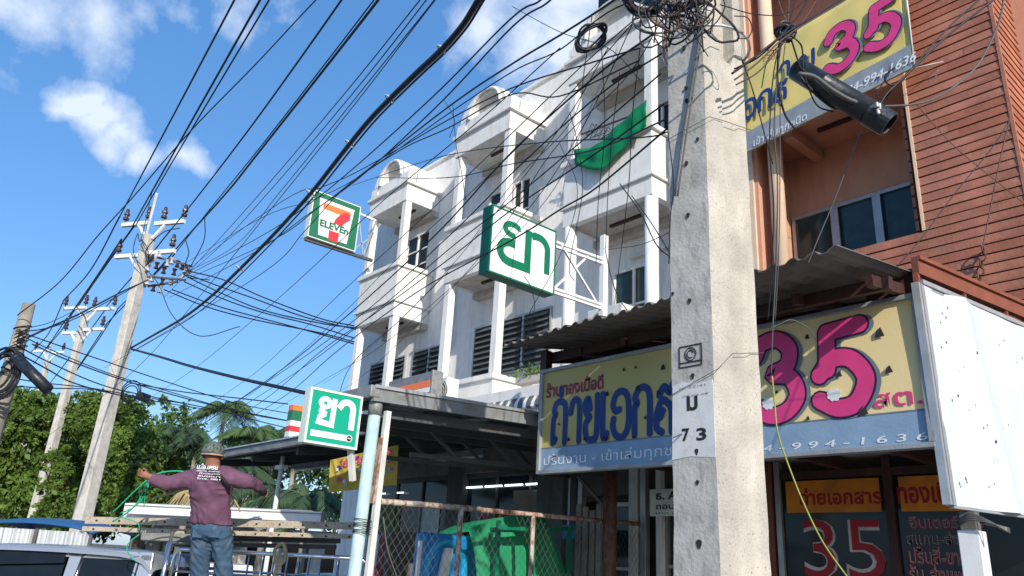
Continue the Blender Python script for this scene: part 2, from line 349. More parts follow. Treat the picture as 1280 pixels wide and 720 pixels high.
def stroke_poly(mb, path, r, o, u, v, n, rise, k=7, rounded=True):
    """ribbon of half width r round a smoothed path given in metres in the u, v plane"""
    P = smooth_path([Vector((p[0], p[1], 0)) for p in path], k) if rounded else [Vector((p[0], p[1], 0)) for p in path]
    o = Vector(o); W_ = lambda q: o + u * q.x + v * q.y + n * rise
    L_, R2 = [], []
    for i, p in enumerate(P):
        d = (P[min(i + 1, len(P) - 1)] - P[max(i - 1, 0)]); d.normalize(); q = Vector((-d.y, d.x, 0)) * r
        L_.append(p + q); R2.append(p - q)
    for i in range(len(P) - 1):
        z_ = n * (i * 2.5e-5 + (len(mb.f) % 400) * 1e-6); mb.quad(W_(L_[i]) + z_, W_(L_[i + 1]) + z_, W_(R2[i + 1]) + z_, W_(R2[i]) + z_)
    if rounded:
        for ei, e in enumerate((P[0], P[-1])):
            c = [W_(e + Vector((r * math.cos(a * math.pi / 6), r * math.sin(a * math.pi / 6), 0)) ) + n * (.0015 + .0001 * ei) for a in range(12)]
            mb.add(c, [tuple(range(12))])
GL = {  # brush letters, x to the right, unit height
 'ถ': ([[(.12, .10), (.0, .03), (0, .55), (.10, .68), (.02, .80), (.15, .97), (.42, .97), (.55, .78), (.55, 0)]], .55),
 'า': ([[(0, .68), (.10, .93), (.28, .97), (.40, .78), (.40, 0)]], .40),
 'ย': ([[(.24, .72), (.14, .95), (0, .82), (.08, .60), (.22, .52), (.04, .36), (.10, .06), (.36, 0), (.52, .14), (.54, 1.0)]], .54),
 'เ': ([[(0, 1.0), (0, .12), (.10, .0), (.18, .1)]], .18),
 'อ': ([[(.26, .60), (.10, .58), (.0, .72), (.12, .94), (.38, 1.0), (.60, .82), (.62, .25), (.42, .0), (.14, .03), (.0, .24), (.03, .40)]], .62),
 'ก': ([[(0, 0), (0, .55), (.10, .68), (.02, .80), (.18, .99), (.44, .99), (.58, .78), (.58, 0)]], .58),
 'ส': ([[(.24, .44), (.12, .30), (.02, .40), (.02, .10), (.20, .0)], [(.02, .40), (.2, .66), (.42, .60), (.55, .45), (.55, 0)], [(.12, .78), (.3, .95), (.50, .82), (.62, .98)]], .62),
 'ร': ([[(.12, .06), (.28, .02), (.36, .2), (.30, .5), (.06, .60), (.04, .86), (.22, .98), (.46, .92)]], .48)}
GL['่'] = ([[(.0, 1.16), (.0, 1.30)]], 0)
def brush(body, o, u, v, n, w, h, r, m, parent, rise=.003, name='lettering', gap=.28, tone=True):
    items, x = [], 0.
    for ch in body:
        st, adv = GL[ch]
        if adv == 0: items.append((st, x - gap - .22)); continue
        items.append((st, x)); x += adv + gap
    tw = x - gap; mb = MB(); sx, sy = w / tw, h
    for st, ox in items:
        for p in st: stroke_poly(mb, [((a + ox) * sx, b * sy) for a, b in p], r, o, u, v, n, rise)
    return mb.build(name, m, parent)
D3 = [(.06, .80), (.20, .97), (.50, 1.0), (.72, .84), (.66, .62), (.38, .53), (.70, .46), (.82, .22), (.62, .02), (.30, -.02), (.02, .12)]
D5 = [(.82, 1.0), (.30, .97), (.22, .50), (.02, .40), (.06, .38), (.30, .58), (.62, .56), (.82, .30), (.66, .04), (.34, -.02), (.04, .10)]
def digits35(o, u, v, n, w, h, r, parent, rise=.004):
    """outlined 3 and 5 in brush style filling w x h, three films: shade, outline, fill"""
    for (nm, dx, dy, rr, m, ri) in (('digit_shade', r * .55, -r * .1, r * 1.18, 'letter_grey', rise), ('digit_outline', 0, 0, r * 1.25, 'outline', rise + .002), ('digit', 0, 0, r, 'magenta', rise + .004)):
        mb = MB()
        for k, D in enumerate((D3, D5)):
            kk = [(.80, 1.0), (.26, .97)], [(.24, .97), (.20, .48)], [(.06, .42), (.28, .60), (.60, .58), (.82, .32), (.66, .04), (.34, -.02), (.04, .10)]
            ps = [D] if k == 0 else list(kk)
            for p in ps: stroke_poly(mb, [((a * .46 + k * .54) * w + dx, b * h + dy) for a, b in p], rr, o, u, v, n, ri)
        mb.build(nm, m, parent)

# ================================================================== SETTING
struct(MB().quad((-1500, -1500, -.02), (1500, -1500, -.02), (1500, 1500, -.02), (-1500, 1500, -.02)).build('ground', 'soil'))
struct(MB().quad((-400, -9, 0.0), (60, -9, 0), (60, 2.0, 0), (-400, 2.0, 0)).build('road', 'asphalt'))
mb = MB()
for i in range(40): x = 20 - i * 6; mb.quad((x, -3.6, .004), (x + 3, -3.6, .004), (x + 3, -3.48, .004), (x, -3.48, .004))
struct(mb.build('lane_marking', 'line_paint'))
struct(B('pavement', (-5.6, 2.0, -.1), (9, 16, .12), 'pavement'))
struct(B('forecourt', (-40, 2.0, -.1), (-5.61, 16, .03), 'pavement'))

# ================================================================== MAIN CONCRETE POLE
PX0, PX1, PY0, PY1 = -2.145, -1.885, 2.80, 3.16
pole = thing('utility_pole', 'close pitted concrete utility pole with a white painted number patch', 'utility pole', ((PX0 + PX1) / 2, (PY0 + PY1) / 2, .12))
def pole_ring(z, shrink):
    cx, cy = (PX0 + PX1) / 2, (PY0 + PY1) / 2; hx = (PX1 - PX0) / 2 * (1 - shrink); hy = (PY1 - PY0) / 2 * (1 - shrink * 1.2); c = .028; g_ = .016 if z < 4.45 else .075
    q = [(-hx, -hy), (hx - c, -hy), (hx, -hy + c), (hx + .0, -hy + .105), (hx - g_, -hy + .125 - (.03 if z > 4.45 else 0)), (hx - g_, hy - .115 + (.03 if z > 4.45 else 0)), (hx, hy - .095), (hx, hy - c), (hx - c, hy), (-hx, hy)]
    return [(cx + a, cy + b, z) for a, b in q]
mb = MB(); zs = [.0 + i * .09 for i in range(104)]; n = 10
rnd = random.Random(3)
for z in zs:
    for p in pole_ring(z, z * .009): mb.v.append(Vector(p) + Vector((rnd.gauss(0, .0013), rnd.gauss(0, .0013), 0)))
for i in range(len(zs) - 1):
    for j in range(n): mb.f.append((i * n + j, i * n + (j + 1) % n, (i + 1) * n + (j + 1) % n, (i + 1) * n + j))
mb.f.append(tuple(range((len(zs) - 1) * n, len(zs) * n)))
shaft = mb.build('shaft', 'concrete', pole)
# the side face has slightly warmer, densely pitted cement
me = shaft.data; me.materials.append(MATS['concrete_side'])
for p in me.polygons:
    if p.normal.x > .25: p.material_index = 1
yf = lambda z: PY0 + (PY1 - PY0) / 2 * (z * .009 * 1.2)
mb = MB(); ring = [(PX0 + .002, 2.335), (PX0 + .10, 2.345), (PX0 + .228, 2.333), (PX0 + .226, 2.65), (PX0 + .222, 2.668), (PX0 + .15, 2.66), (PX0 + .06, 2.678), (PX0 + .01, 2.665)]
mb.prism(ring, 1, yf(2.4) - .0035, yf(2.4) + .01); patch = mb.build('painted_patch', 'pole_paint', pole)
nF = Vector((0, -1, 0)); yq = yf(2.5) - .004
def ptext(body, p0, p1, m, bold=0.01, par=pole, D=yq):
    a = onY(p0[0], p0[1], D); b = onY(p1[0], p1[1], D); return text(body, a, X3, Z3, abs(b.x - a.x), abs(b.z - a.z), m, par, nF, bold, rise=.0015)
ptext('ม', (859, 514), (872, 494), 'stencil', .03)
ptext('7', (853, 552), (862, 535), 'stencil', .03)
ptext('3', (871, 551), (883, 534), 'stencil', .03)
ptext('ม. 22/41', (850, 487), (882, 479), 'stencil_grey', .0)
ptext('สกส', (853, 497), (886, 490), 'stencil_grey', .0)
for (x, y, s) in ((871, 565, 3.5), (866, 470, 3), (862, 376, 3), (860, 269, 3), (858, 126, 3), (857, 110, 2.6), (855, 60, 3.4), (872, 174, 2.6), (858, 204, 3), (841, 367, 2.2), (874, 680, 4.5), (872, 603, 2.5)):
    D = yf(3) - .002; c = onY(x, y, D); r = s * 3.4 / 964 * .8
    mb = MB(); pts = [(c.x + r * math.cos(a) * (1 + .35 * math.sin(3 * a)), c.z + r * 1.5 * math.sin(a)) for a in [k * math.pi / 5 for k in range(10)]]
    mb.prism(pts, 1, c.y - .003, c.y + .02); mb.build('bolt_hole', 'hole', pole)
# embossed maker's square
a, b = onY(850, 460, yf(2.9) - .001), onY(877, 429, yf(2.9) - .001); mb = MB()
for (p, q) in (((a.x, a.z), (b.x, a.z)), ((b.x, a.z), (b.x, b.z)), ((b.x, b.z), (a.x, b.z)), ((a.x, b.z), (a.x, a.z)), ((a.x, a.z + .02), (b.x, a.z + .02))):
    mb.bar((p[0], a.y - .002, p[1]), (q[0], a.y - .002, q[1]), .0035)
cc = Vector(((a.x + b.x) / 2, a.y - .002, (a.z + b.z) / 2 + .008)); mb.tube(circle(cc, .030, X3, Z3, 16), .0022, 4); mb.tube(circle(cc, .018, X3, Z3, 12, .3, 5.2), .0022, 4)
mb.build('embossed_mark', 'hole', pole)
# thin wires tied round the shaft
for (z0, z1) in ((2.62, 2.80), (3.95, 4.0)):
    T('tie_wire', [(PX0 - .005, PY0 - .005, z0), (PX1, PY0 - .006, (z0 + z1) / 2), (PX1 + .006, PY0 + .1, z1), (PX1 + .006, PY1, z1 + .06)], .0018, 'wire', pole, 4)
tags = MB(); tags.prism([(PX0 + .015, 4.33), (PX0 + .13, 4.35), (PX0 + .13, 4.5), (PX0 + .015, 4.49)], 1, PY0 - .0, PY0 + .02)
T('stay_strap', circle(((PX0 + PX1) / 2, (PY0 + PY1) / 2, 4.52), .225, X3, Y3, 20), .008, 'galv', pole, 5)

# ================================================================== FAR POLES
def insulator(root, p, s=1.0, up=Vector((0, 0, 1))):
    mb = MB(); p = Vector(p); pts, rr = [], []
    for (h, r) in ((0, .02), (.10, .02), (.10, .07), (.15, .075), (.17, .045), (.21, .045), (.23, .07), (.28, .07), (.30, .04), (.36, .045), (.40, .03)):
        pts.append(p + up * h * s); rr.append(r * s)
    mb.tube(pts, rr, 8); return mb.build('insulator', 'porcelain', root, smooth=False)
def far_pole(label, x, y, top, w0, w1, ux, arms, mast=0, rack=False, bottom=0.0):
    """ux = horizontal direction of the crossarms"""
    root = thing('power_pole', label, 'utility pole', (x, y, bottom), 'power line poles down the street')
    v = Vector(ux).normalized(); p = Vector((v.y, -v.x, 0)); mb = MB(); q = []
    for z, w in ((bottom, w0), (top, w1)):
        for (i, j) in ((-1, -1), (1, -1), (1, 1), (-1, 1)): q.append(Vector((x, y, z)) + v * i * w / 2 + p * j * w * .6)
    mb.add(q, [(3, 2, 1, 0), (4, 5, 6, 7), (0, 1, 5, 4), (1, 2, 6, 5), (2, 3, 7, 6), (3, 0, 4, 7)]); mb.build('shaft', 'far_concrete', root, bevel=.02)
    mb = MB().bar(Vector((x, y, bottom + .5)) - p * w0 * .58, Vector((x, y, top - 3)) - p * (w1 * .63 + .05), .05); mb.build('joint_groove', 'steel_dark', root)
    tips = []
    for (side, z, ln, ins) in arms:
        a = Vector((x, y, z)) + v * side * w1 / 2; b = a + v * side * ln
        MB().bar(a, b, .10, .11).build('crossarm', 'white_paint', root)
        MB().tube([a + Vector((0, 0, -.45)), a + v * side * .10 + Vector((0, 0, -.35)), a + v * side * .35 + Vector((0, 0, -.05))], .05, 6).build('brace', 'white_paint', root)
        for t in ins:
            c = a.lerp(b, t) + Vector((0, 0, .05)); insulator(root, c, 1.15); tips.append(c + Vector((0, 0, .46)))
    if mast: MB().bar(Vector((x, y, top - .8)) + v * (-.16), Vector((x, y, top + mast)) + v * (-.1), .07).build('mast', 'galv', root)
    return root, tips
PA = Vector((-22.27, 5.23, 0))
# arm direction: seen going right and slightly down -> roughly across the street
vA = (dep(236, 303, 21.4) - dep(143, 287, 22.4)); vA.z = 0
pA, tipsA = far_pole('tall grey concrete power pole with white crossarms, nearest of the far line', PA.x, PA.y, 10.15, .33, .23, vA, ((-1, 10.55, .95, (.08, .92)), (-1, 9.55, .9, (.95,)), (1, 10.5, 1.0, (.25, .95)), (1, 9.6, .9, (.85,))), mast=1.35)
vB = vA
PBt = dep(108, 392, 29.5)
pB, tipsB = far_pole('second power pole down the street, white crossarms half hidden by green leaves', PBt.x, PBt.y, PBt.z, .30, .20, vB, ((-1, PBt.z + .25, 1.1, (.05, .95)), (-1, PBt.z - .75, .8, (.9,)), (1, PBt.z + .15, 1.2, (.15, .95)), (1, PBt.z - .65, .9, (.9,))))
PCt = dep(60, 450, 40)
pC, tipsC = far_pole('farthest thin power pole above the green tree tops', PCt.x, PCt.y, PCt.z, .34, .2, vB, ((-1, PCt.z + .5, 1.0, (.05, .95)), (1, PCt.z + .4, .8, (.9,))), mast=1.2)
# spool rack on the nearest far pole: real porcelain spools on steel bars
rack = []
for (px, py) in [(190, 322), (200, 318), (215, 326), (228, 333), (236, 341), (185, 335), (196, 332), (205, 338), (218, 340), (228, 346), (178, 346), (190, 348), (203, 352), (214, 352), (192, 360), (200, 362), (222, 330), (209, 329), (232, 337), (184, 352)]:
    p = dep(px, py, 21.6)
    mb = MB(); mb.tube([p - Vector((0, 0, .09)), p - Vector((0, 0, .03)), p, p + Vector((0, 0, .03)), p + Vector((0, 0, .09))], [.075, .045, .035, .045, .075], 7)
    o = mb.build('spool_insulator', 'porcelain_w' if (px + py) % 3 else 'porcelain', pA)
mb = MB()
for (a, b) in (((190, 320), (240, 333)), ((176, 345), (232, 350)), ((180, 338), (192, 320)), ((185, 358), (222, 352)), ((168, 354), (192, 318)), ((168, 354), (182, 358))): mb.bar(dep(a[0], a[1], 21.7), dep(b[0], b[1], 21.5), .05)
mb.build('spool_rack', 'steel_dark', pA)
for k in range(3): T('cable_loop', circle(dep(163, 492, 20.9) + Vector((.0, .0, .03 * k)), .22 + .04 * k, X3 * .8 + Y3 * .6, Z3, 20), .016, 'cable', pA, 5)
mb = MB(); c = dep(180, 497, 20.9); mb.tube([dep(172, 494, 20.9), dep(186, 499, 20.9)], .12, 8); mb.build('junction_box', 'closure', pA)

# weathered pole at the left edge of the view
PL = dep(8, 480, 13.0); pl0 = dep(18, 368, 13.0)
lp = thing('weathered_pole', 'brown weathered pole wrapped in wires at the left edge', 'utility pole', (PL.x, PL.y, 0))
T('shaft', [(PL.x, PL.y, 0), (PL.x, PL.y, PL.z), (PL.x, PL.y, pl0.z)], [.17, .14, .10], 'bark_pale', lp, 10)
for k in range(14):
    c = Vector((PL.x + .02 * ((k * 5) % 3 - 1), PL.y, PL.z + .1 + (k * .618 % 1) * .95)); T('wire_wrap', circle(c, .135 + .03 * ((k * 7) % 4) / 3, X3, (Y3 + Z3 * (1.1 * math.sin(k * 2.4))).normalized(), 14), .010, 'cable', lp, 4)
for k in range(7):
    c = dep(2 + (k % 3) * 3, 462, 12.7 - .02 * k); T('cable_coil', circle(c - Vector((0, 0, .02 * k)), .27 + .035 * (k % 4), (X3 * .66 + Y3 * .75) * (.62 + .04 * k), Z3 * 1.15, 22), .022, 'cable', lp, 5)
tb = thing('splice_closure', 'black tube splice closure hanging from wires beside the weathered pole', 'splice closure', dep(23, 450, 12.6))
T('tube_body', [dep(22, 449, 12.6), dep(60, 487, 12.4)], .095, 'closure', tb, 12); T('end_cap', [dep(19, 446, 12.62), dep(23, 450, 12.6)], .09, 'closure', tb, 10)

# ================================================================== WHITE SHOPHOUSES
YF, YW = 9.0, 10.0
def slab_faces(root, name, x0, x1, y0, y1, z0, z1, m='stucco', bevel=.008): return B(name, (x0, y0, z0), (x1, y1, z1), m, root, bevel)
def louver_window(root, x0, x1, z0, z1, y, n, panels, label=None):
    fr = MB(); t = .04
    for (a, b) in (((x0 - t, z0 - t), (x1 + t, z0)), ((x0 - t, z1), (x1 + t, z1 + t)), ((x0 - t, z0), (x0, z1)), ((x1, z0), (x1 + t, z1))): fr.box((a[0], y - .05, a[1]), (b[0], y + .02, b[1]))
    wd = (x1 - x0) / panels
    for k in range(1, panels): fr.box((x0 + wd * k - .03, y - .05, z0), (x0 + wd * k + .03, y + .02, z1))
    f = fr.build('window', 'alu', root)
    B('dark_opening', (x0, y - .004, z0), (x1, y + .004, z1), 'interior', f)
    mm = MB(); L2 = wd - .07; h = (z1 - z0) / n
    mm.add([(-L2 / 2, -.045, -h * .42), (L2 / 2, -.045, -h * .42), (L2 / 2, .03, h * .30), (-L2 / 2, .03, h * .30), (-L2 / 2, -.040, -h * .46), (L2 / 2, -.040, -h * .46), (L2 / 2, .035, h * .26), (-L2 / 2, .035, h * .26)],
           [(0, 1, 2, 3), (7, 6, 5, 4), (0, 4, 5, 1), (2, 6, 7, 3), (0, 3, 7, 4), (1, 5, 6, 2)])
    me = mm.mesh('louver_slat', 'slat')
    for k in range(panels):
        for i in range(n): piece('louver_slat', me, (x0 + wd * (k + .5), y - .05, z0 + h * (i + .5)), f)
    return f
def pane_window(root, x0, x1, z0, z1, y, panes, glass='glass_dark', frame='white_col', name='window', bars=1):
    fr = MB(); t = .05
    for (a, b) in (((x0 - t, z0 - t), (x1 + t, z0)), ((x0 - t, z1), (x1 + t, z1 + t)), ((x0 - t, z0), (x0, z1)), ((x1, z0), (x1 + t, z1))): fr.box((a[0], y - .06, a[1]), (b[0], y + .02, b[1]))
    wd = (x1 - x0) / panes
    for k in range(1, panes): fr.box((x0 + wd * k - .025, y - .06, z0), (x0 + wd * k + .025, y + .02, z1))
    f = fr.build(name, frame, root)
    for k in range(panes): B('pane', (x0 + wd * k + .02, y - .02, z0), (x0 + wd * (k + 1) - .02, y - .008, z1), glass, f)
    for k in range(bars): zc = z0 + (z1 - z0) * (k + 1) / (bars + 1); B('glazing_bar', (x0, y - .045, zc - .018), (x1, y - .022, zc + .018), frame, f)
    return f
def arch_gable(root, x0, x1, B0):
    """roof slab with cornice and a round topped parapet in front of a short barrel vault"""
    B('roof_slab', (x0, YF, B0), (x1, YW, B0 + .45), 'stucco', root, .01)
    B('cornice', (x0 - .06, YF - .07, B0 + .45), (x1 + .07, YW, B0 + .53), 'stucco', root, .01)
    z0 = B0 + .53; sh = B0 + .80; cx = (x0 + x1) / 2 - .05; rx = (x1 - x0) / 2 - .16; top = B0 + 1.42
    arc = [(cx + rx * math.cos(a), sh + (top - sh) * math.sin(a)) for a in [math.pi * i / 20 for i in range(21)]]
    prof = [(x0, z0), (x1, z0), (x1, sh)] + arc + [(x0, sh)]
    # front ring and its recessed tympanum
    ir, iz = rx * .62, .48; icx = cx + .10; zb = sh + .02
    inner = [(icx + ir * math.cos(a), zb + iz * math.sin(a)) for a in [math.pi * i / 16 for i in range(17)]]
    mb = MB(); mb.prism(prof, 1, YF + .24, YW + .6); mb.build('barrel_vault', 'stucco', root)
    # ring: strip between outer outline and inner arch
    mb = MB(); n = 16
    outer = [(x1, sh)] + [(cx + rx * math.cos(math.pi * i / 14), sh + (top - sh) * math.sin(math.pi * i / 14)) for i in range(15)] + [(x0, sh)]
    for y in (YF, YF + .26):
        for q in outer: mb.v.append(Vector((q[0], y, q[1])))
        for q in inner: mb.v.append(Vector((q[0], y, q[1])))
    for i in range(16):
        mb.f.append((i, i + 1, 17 + i + 1, 17 + i)); mb.f.append((i, 34 + i, 34 + i + 1, i + 1)); mb.f.append((17 + i, 17 + i + 1, 51 + i + 1, 51 + i))
    mb.build('arched_rim', 'stucco', root)
    mb = MB(); mb.box((x0, YF - .001, z0), (x1, YF + .26, zb)); mb.build('gable_base', 'stucco', root)
    B('side_parapet', (x1 - .14, YF + .2, z0), (x1 - .002, YW + .5, sh), 'stucco', root, .01)
    mb = MB(); pts = circle(Vector((icx, YF + .13, zb)), 1, X3 * ir * 1.10, Z3 * iz * 1.12, 14, 0, math.pi)
    mb.tube([p - Y3 * .16 for p in pts], .035, 6); mb.build('arch_moulding', 'stucco', root)
    B('drip_slot', (x0 + .12, YF - .02, z0 + .06), (x0 + .34, YF + .0, z0 + .15), 'stucco', root)
def balcony(root, x0, x1, zb, zt, yf=YF):
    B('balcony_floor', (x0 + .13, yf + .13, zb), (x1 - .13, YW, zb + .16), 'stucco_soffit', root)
    mb = MB(); t = .13
    mb.box((x0, yf, zb - .001), (x1, yf + t, zt - .1)); mb.box((x0, yf + t, zb - .001), (x0 + t, YW, zt - .1)); mb.box((x1 - t, yf + t, zb - .001), (x1, YW, zt - .1))
    mb.build('parapet', 'stucco', root, bevel=.008)
    mb = MB(); c = .06
    mb.box((x0 - c, yf - c, zt - .1), (x1 + c, yf + t + .03, zt)); mb.box((x1 - t - .03, yf + t + .03, zt - .1), (x1 + c, YW, zt)); mb.box((x0 - c, yf + t + .03, zt - .1), (x0 + t + .03, YW, zt))
    mb.build('coping', 'stucco', root, bevel=.01)
    mb = MB(); zl = zb + .34
    mb.box((x0 - .05, yf - .05, zl), (x1 + .05, yf - .002, zl + .055)); mb.box((x1 + .002, yf - .002, zl), (x1 + .05, YW, zl + .055))
    mb.build('moulding', 'stucco', root, bevel=.006)
def house(label, xl, x0, x1, xr, b3, br, p2, wins, round_cols=False, wall_top=None, group='white shophouses in the row'):
    root = thing('shophouse', label, 'building', (x0, YW, 0), group); wt = wall_top or br + 1.0
    B('wall', (xl, YW, 0), (xr, YW + .25, wt), 'stucco', root)
    B('side_wall', (xr - .2, YW + .25, 0), (xr, YW + 12, wt), 'stucco', root); B('back_body', (xl, YW + 11.7, 0), (xr - .2, YW + 12, wt), 'stucco', root)
    if xl < -17.5: B('end_wall', (xl, YW + .25, 0), (xl + .2, YW + 11.7, wt), 'stucco', root)
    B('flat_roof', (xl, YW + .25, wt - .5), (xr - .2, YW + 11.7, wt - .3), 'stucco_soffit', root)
    B('roof_kerb', (xl, YW - .06, wt), (xr, YW + .32, wt + .07), 'stucco', root, .01)
    arch_gable(root, x0, x1, br); balcony(root, x0, x1, b3, b3 + 1.33)
    # second floor balcony
    if p2: balcony(root, x0, x1, p2 - .95, p2)
    r = .10
    for (za, zb) in ((b3 + 1.33, br), (p2 if p2 else 4.4, b3)):
        for x in (x0 + .12, x1 - .10):
            if round_cols and za < 7: T('column', [(x, YF + .11, za), (x, YF + .11, zb)], .115, 'white_col', root, 14)
            else: B('column', (x - .085, YF + .03, za), (x + .085, YF + .20, zb), 'white_col', root, .006)
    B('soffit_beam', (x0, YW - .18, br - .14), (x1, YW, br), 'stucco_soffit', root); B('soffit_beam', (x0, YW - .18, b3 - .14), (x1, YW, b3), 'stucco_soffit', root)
    # fluorescent fittings on the two soffits
    for z in (br, b3): B('lamp_fitting', (x0 + .75, YF + .45, z - .05), (x0 + 1.45, YF + .51, z - .001), 'brown_steel', root)
    for w in wins: w(root)
    return root
H1 = house('farthest white shophouse left end with round topped gable', -17.9, -16.6, -14.85, -12.95, 7.22, 10.2, 4.75,
  [lambda r: louver_window(r, -17.2, -15.65, 5.6, 6.55, YW, 8, 2), lambda r: louver_window(r, -15.25, -14.0, 5.55, 6.57, YW, 8, 2),
   lambda r: pane_window(r, -16.05, -15.1, 8.1, 9.75, YW, 2, bars=3), lambda r: B('drain_pipe', (-13.9, YW - .1, 4.6), (-13.82, YW - .02, 10.9), 'pvc_white', r)], wall_top=11.7)
H2 = house('middle white shophouse behind the big white and green sign', -12.95, -12.93, -11.02, -9.4, 7.52, 10.6, 5.27,
  [lambda r: louver_window(r, -12.9, -10.55, 5.6, 6.72, YW, 9, 3), lambda r: pane_window(r, -11.85, -11.35, 8.5, 9.9, YW, 2, bars=1),
   lambda r: pane_window(r, -12.7, -12.0, 8.0, 9.9, YW, 1, bars=0)], wall_top=12.3)
H3 = house('nearest white shophouse with the green net on its balcony', -9.4, -9.3, -7.22, -5.45, 7.74, 10.82, 4.4,
  [lambda r: pane_window(r, -8.85, -7.95, 5.0, 7.0, YW, 2, 'glass_blue', bars=2), lambda r: pane_window(r, -7.6, -6.6, 5.9, 7.0, YW, 2, 'glass_blue'), lambda r: pane_window(r, -8.6, -7.3, 8.9, 10.1, YW, 3),
   lambda r: B('lamp_fitting', (-8.5, YW - .12, 7.2), (-7.5, YW - .05, 7.26), 'tube_off', r)], round_cols=True, wall_top=13.0)
# the white end wall, stair panel and roof overhang that rise beyond the nearest gable
B('end_pier', (-6.55, YF + .1, 0), (-5.47, YW, 13.0), 'lilac_wall', H3, .01)
B('stair_panel', (-9.75, YW + .3, 13.0), (-9.35, YW + .4, 15.2), 'glass_dark', H3)
B('roof_room', (-9.3, YW + .3, 13.08), (-5.6, YW + 4, 15.2), 'stucco', H3)
B('roof_overhang', (-10.2, YW - .5, 15.2), (-5.3, YW + 4.4, 15.35), 'brown_steel', H3)

# things on the balconies
def ac(x, y, z, label, w=.8):
    r = thing('ac_unit', label, 'air conditioner', (x, y, z)); B('casing', (x, y, z), (x + w, y + .3, z + .55), 'ac_white', r, .02)
    mb = MB(); mb.tube([(x + w * .4, y - .004, z + .28), (x + w * .4, y - .02, z + .28)], .2, 16); f = mb.build('fan_guard', 'steel_dark', r)
    for k in range(3): T('guard_ring', circle(Vector((x + w * .4, y - .025, z + .28)), .06 + .06 * k, X3, Z3, 16), .006, 'ac_white', f, 4)
    B('foot', (x + .05, y, z - .04), (x + .12, y + .3, z), 'steel_dark', r); B('foot', (x + w - .12, y, z - .04), (x + w - .05, y + .3, z), 'steel_dark', r)
    return r
a = onY(733, 405, 8.0); ac(a.x, 8.0, a.z - .35, 'white air conditioner unit above the awning left of the window post', .7)
a = onY(547, 494, 8.4); ac(a.x, 8.4, a.z - .22, 'white air conditioner unit beside the striped awning', .26)
# green shade net
p = [onY(*q, YF - .09) for q in ((720, 188), (748, 182), (778, 155), (809, 125), (811, 160), (796, 170), (772, 195), (752, 214), (722, 208))]
net = MB(); c = Vector((0, 0, 0)); nx, nyy = 22, 8
topl = smooth_path([p[0], p[1], p[2], p[3]], 8); botl = smooth_path([p[8], p[7], p[6], p[5], p[4]], 6)
def samp(P, t): i = t * (len(P) - 1); k = min(int(i), len(P) - 2); return P[k].lerp(P[k + 1], i - k)
for i in range(nx + 1):
    for j in range(nyy + 1):
        q = samp(topl, i / nx).lerp(samp(botl, i / nx), j / nyy); q.y += -.018 * math.sin(i * 1.1 + j * .3) - .012 * math.sin(j * 1.3 - i * .4) - .04; net.v.append(q)
for i in range(nx):
    for j in range(nyy): k = i * (nyy + 1) + j; net.f.append((k, k + 1, k + nyy + 2, k + nyy + 1))
o = net.build('shade_net', 'net_green', None, smooth=True, loc=(p[0].x, p[0].y, p[0].z)); m_ = o.modifiers.new('th', 'SOLIDIFY'); m_.thickness = .008
tag(o, 'green shade net hung over the balcony parapet of the nearest white house', 'shade net')
# blackish drying pole and hanger on that balcony
dk = thing('drying_pole', 'thin dark pole with hangers behind the green net', 'drying pole', onY(735, 170, 9.4))
T('rod', [onY(727, 168, 9.4), onY(860, 118, 9.4)], .02, 'steel_dark', dk, 6)
for k in range(5): q = onY(740 + k * 5, 160 + k, 9.4); T('hanger', [q + Vector((0, 0, .1)), q + Vector((-.15, 0, -.1 - .05 * (k % 2))), q + Vector((.15, 0, -.13)), q + Vector((0, 0, .1))], .012, 'steel_dark', dk, 4)
# balcony plants
pt = thing('potted_plant', 'small green plant spilling over the second floor parapet corner', 'plant', onY(662, 468, 9.0))
a = onY(662, 470, 9.05); B('planter', (a.x - .35, 9.02, a.z - .12), (a.x + .3, 9.2, a.z), 'stucco_soffit', pt)
mb = MB()
for k in range(130):
    c = Vector((a.x + random.gauss(0, .22), 9.08 + random.gauss(0, .07), a.z + abs(random.gauss(0, .09)))); u = Vector((random.gauss(0, 1), random.gauss(0, 1), random.gauss(0, 1))).normalized() * .045; w = u.orthogonal().normalized() * .02
    mb.quad(c - u, c + w, c + u, c - w)
mb.build('leaves', 'leaf', pt)

# curved striped awning
aw = thing('striped_awning', 'curved grey awning with white stripes above the big canopy', 'awning', (-10.2, 8.2, 4.2))
x0, x1 = -10.25, -8.55; yb = 8.55
prof = [(yb - .62 * math.sin(t), 4.2 + .36 * math.cos(t)) for t in [math.pi / 2 * i / 7 for i in range(8)]]
for k in range(17):
    xa, xb = x0 + (x1 - x0) * k / 17, x0 + (x1 - x0) * (k + 1) / 17; mb = MB(); g = .0 if k % 2 else .012
    for i in range(7):
        (y0_, z0_), (y1_, z1_) = prof[i], prof[i + 1]
        mb.add([(xa, y0_ - g, z0_ + g), (xb, y0_ - g, z0_ + g), (xb, y1_ - g, z1_ + g), (xa, y1_ - g, z1_ + g), (xa, y0_ + .02, z0_ - .02), (xb, y0_ + .02, z0_ - .02), (xb, y1_ + .02, z1_ - .02), (xa, y1_ + .02, z1_ - .02)], [(0, 1, 2, 3), (7, 6, 5, 4), (0, 4, 5, 1), (2, 6, 7, 3), (0, 3, 7, 4), (1, 5, 6, 2)])
    mb.build('stripe', 'sign_white' if k % 2 else 'drab', aw)
for x in (x0, x1): MB().prism([(yb, 4.2)] + prof, 0, x - .01, x + .01).build('end_panel', 'drab', aw)

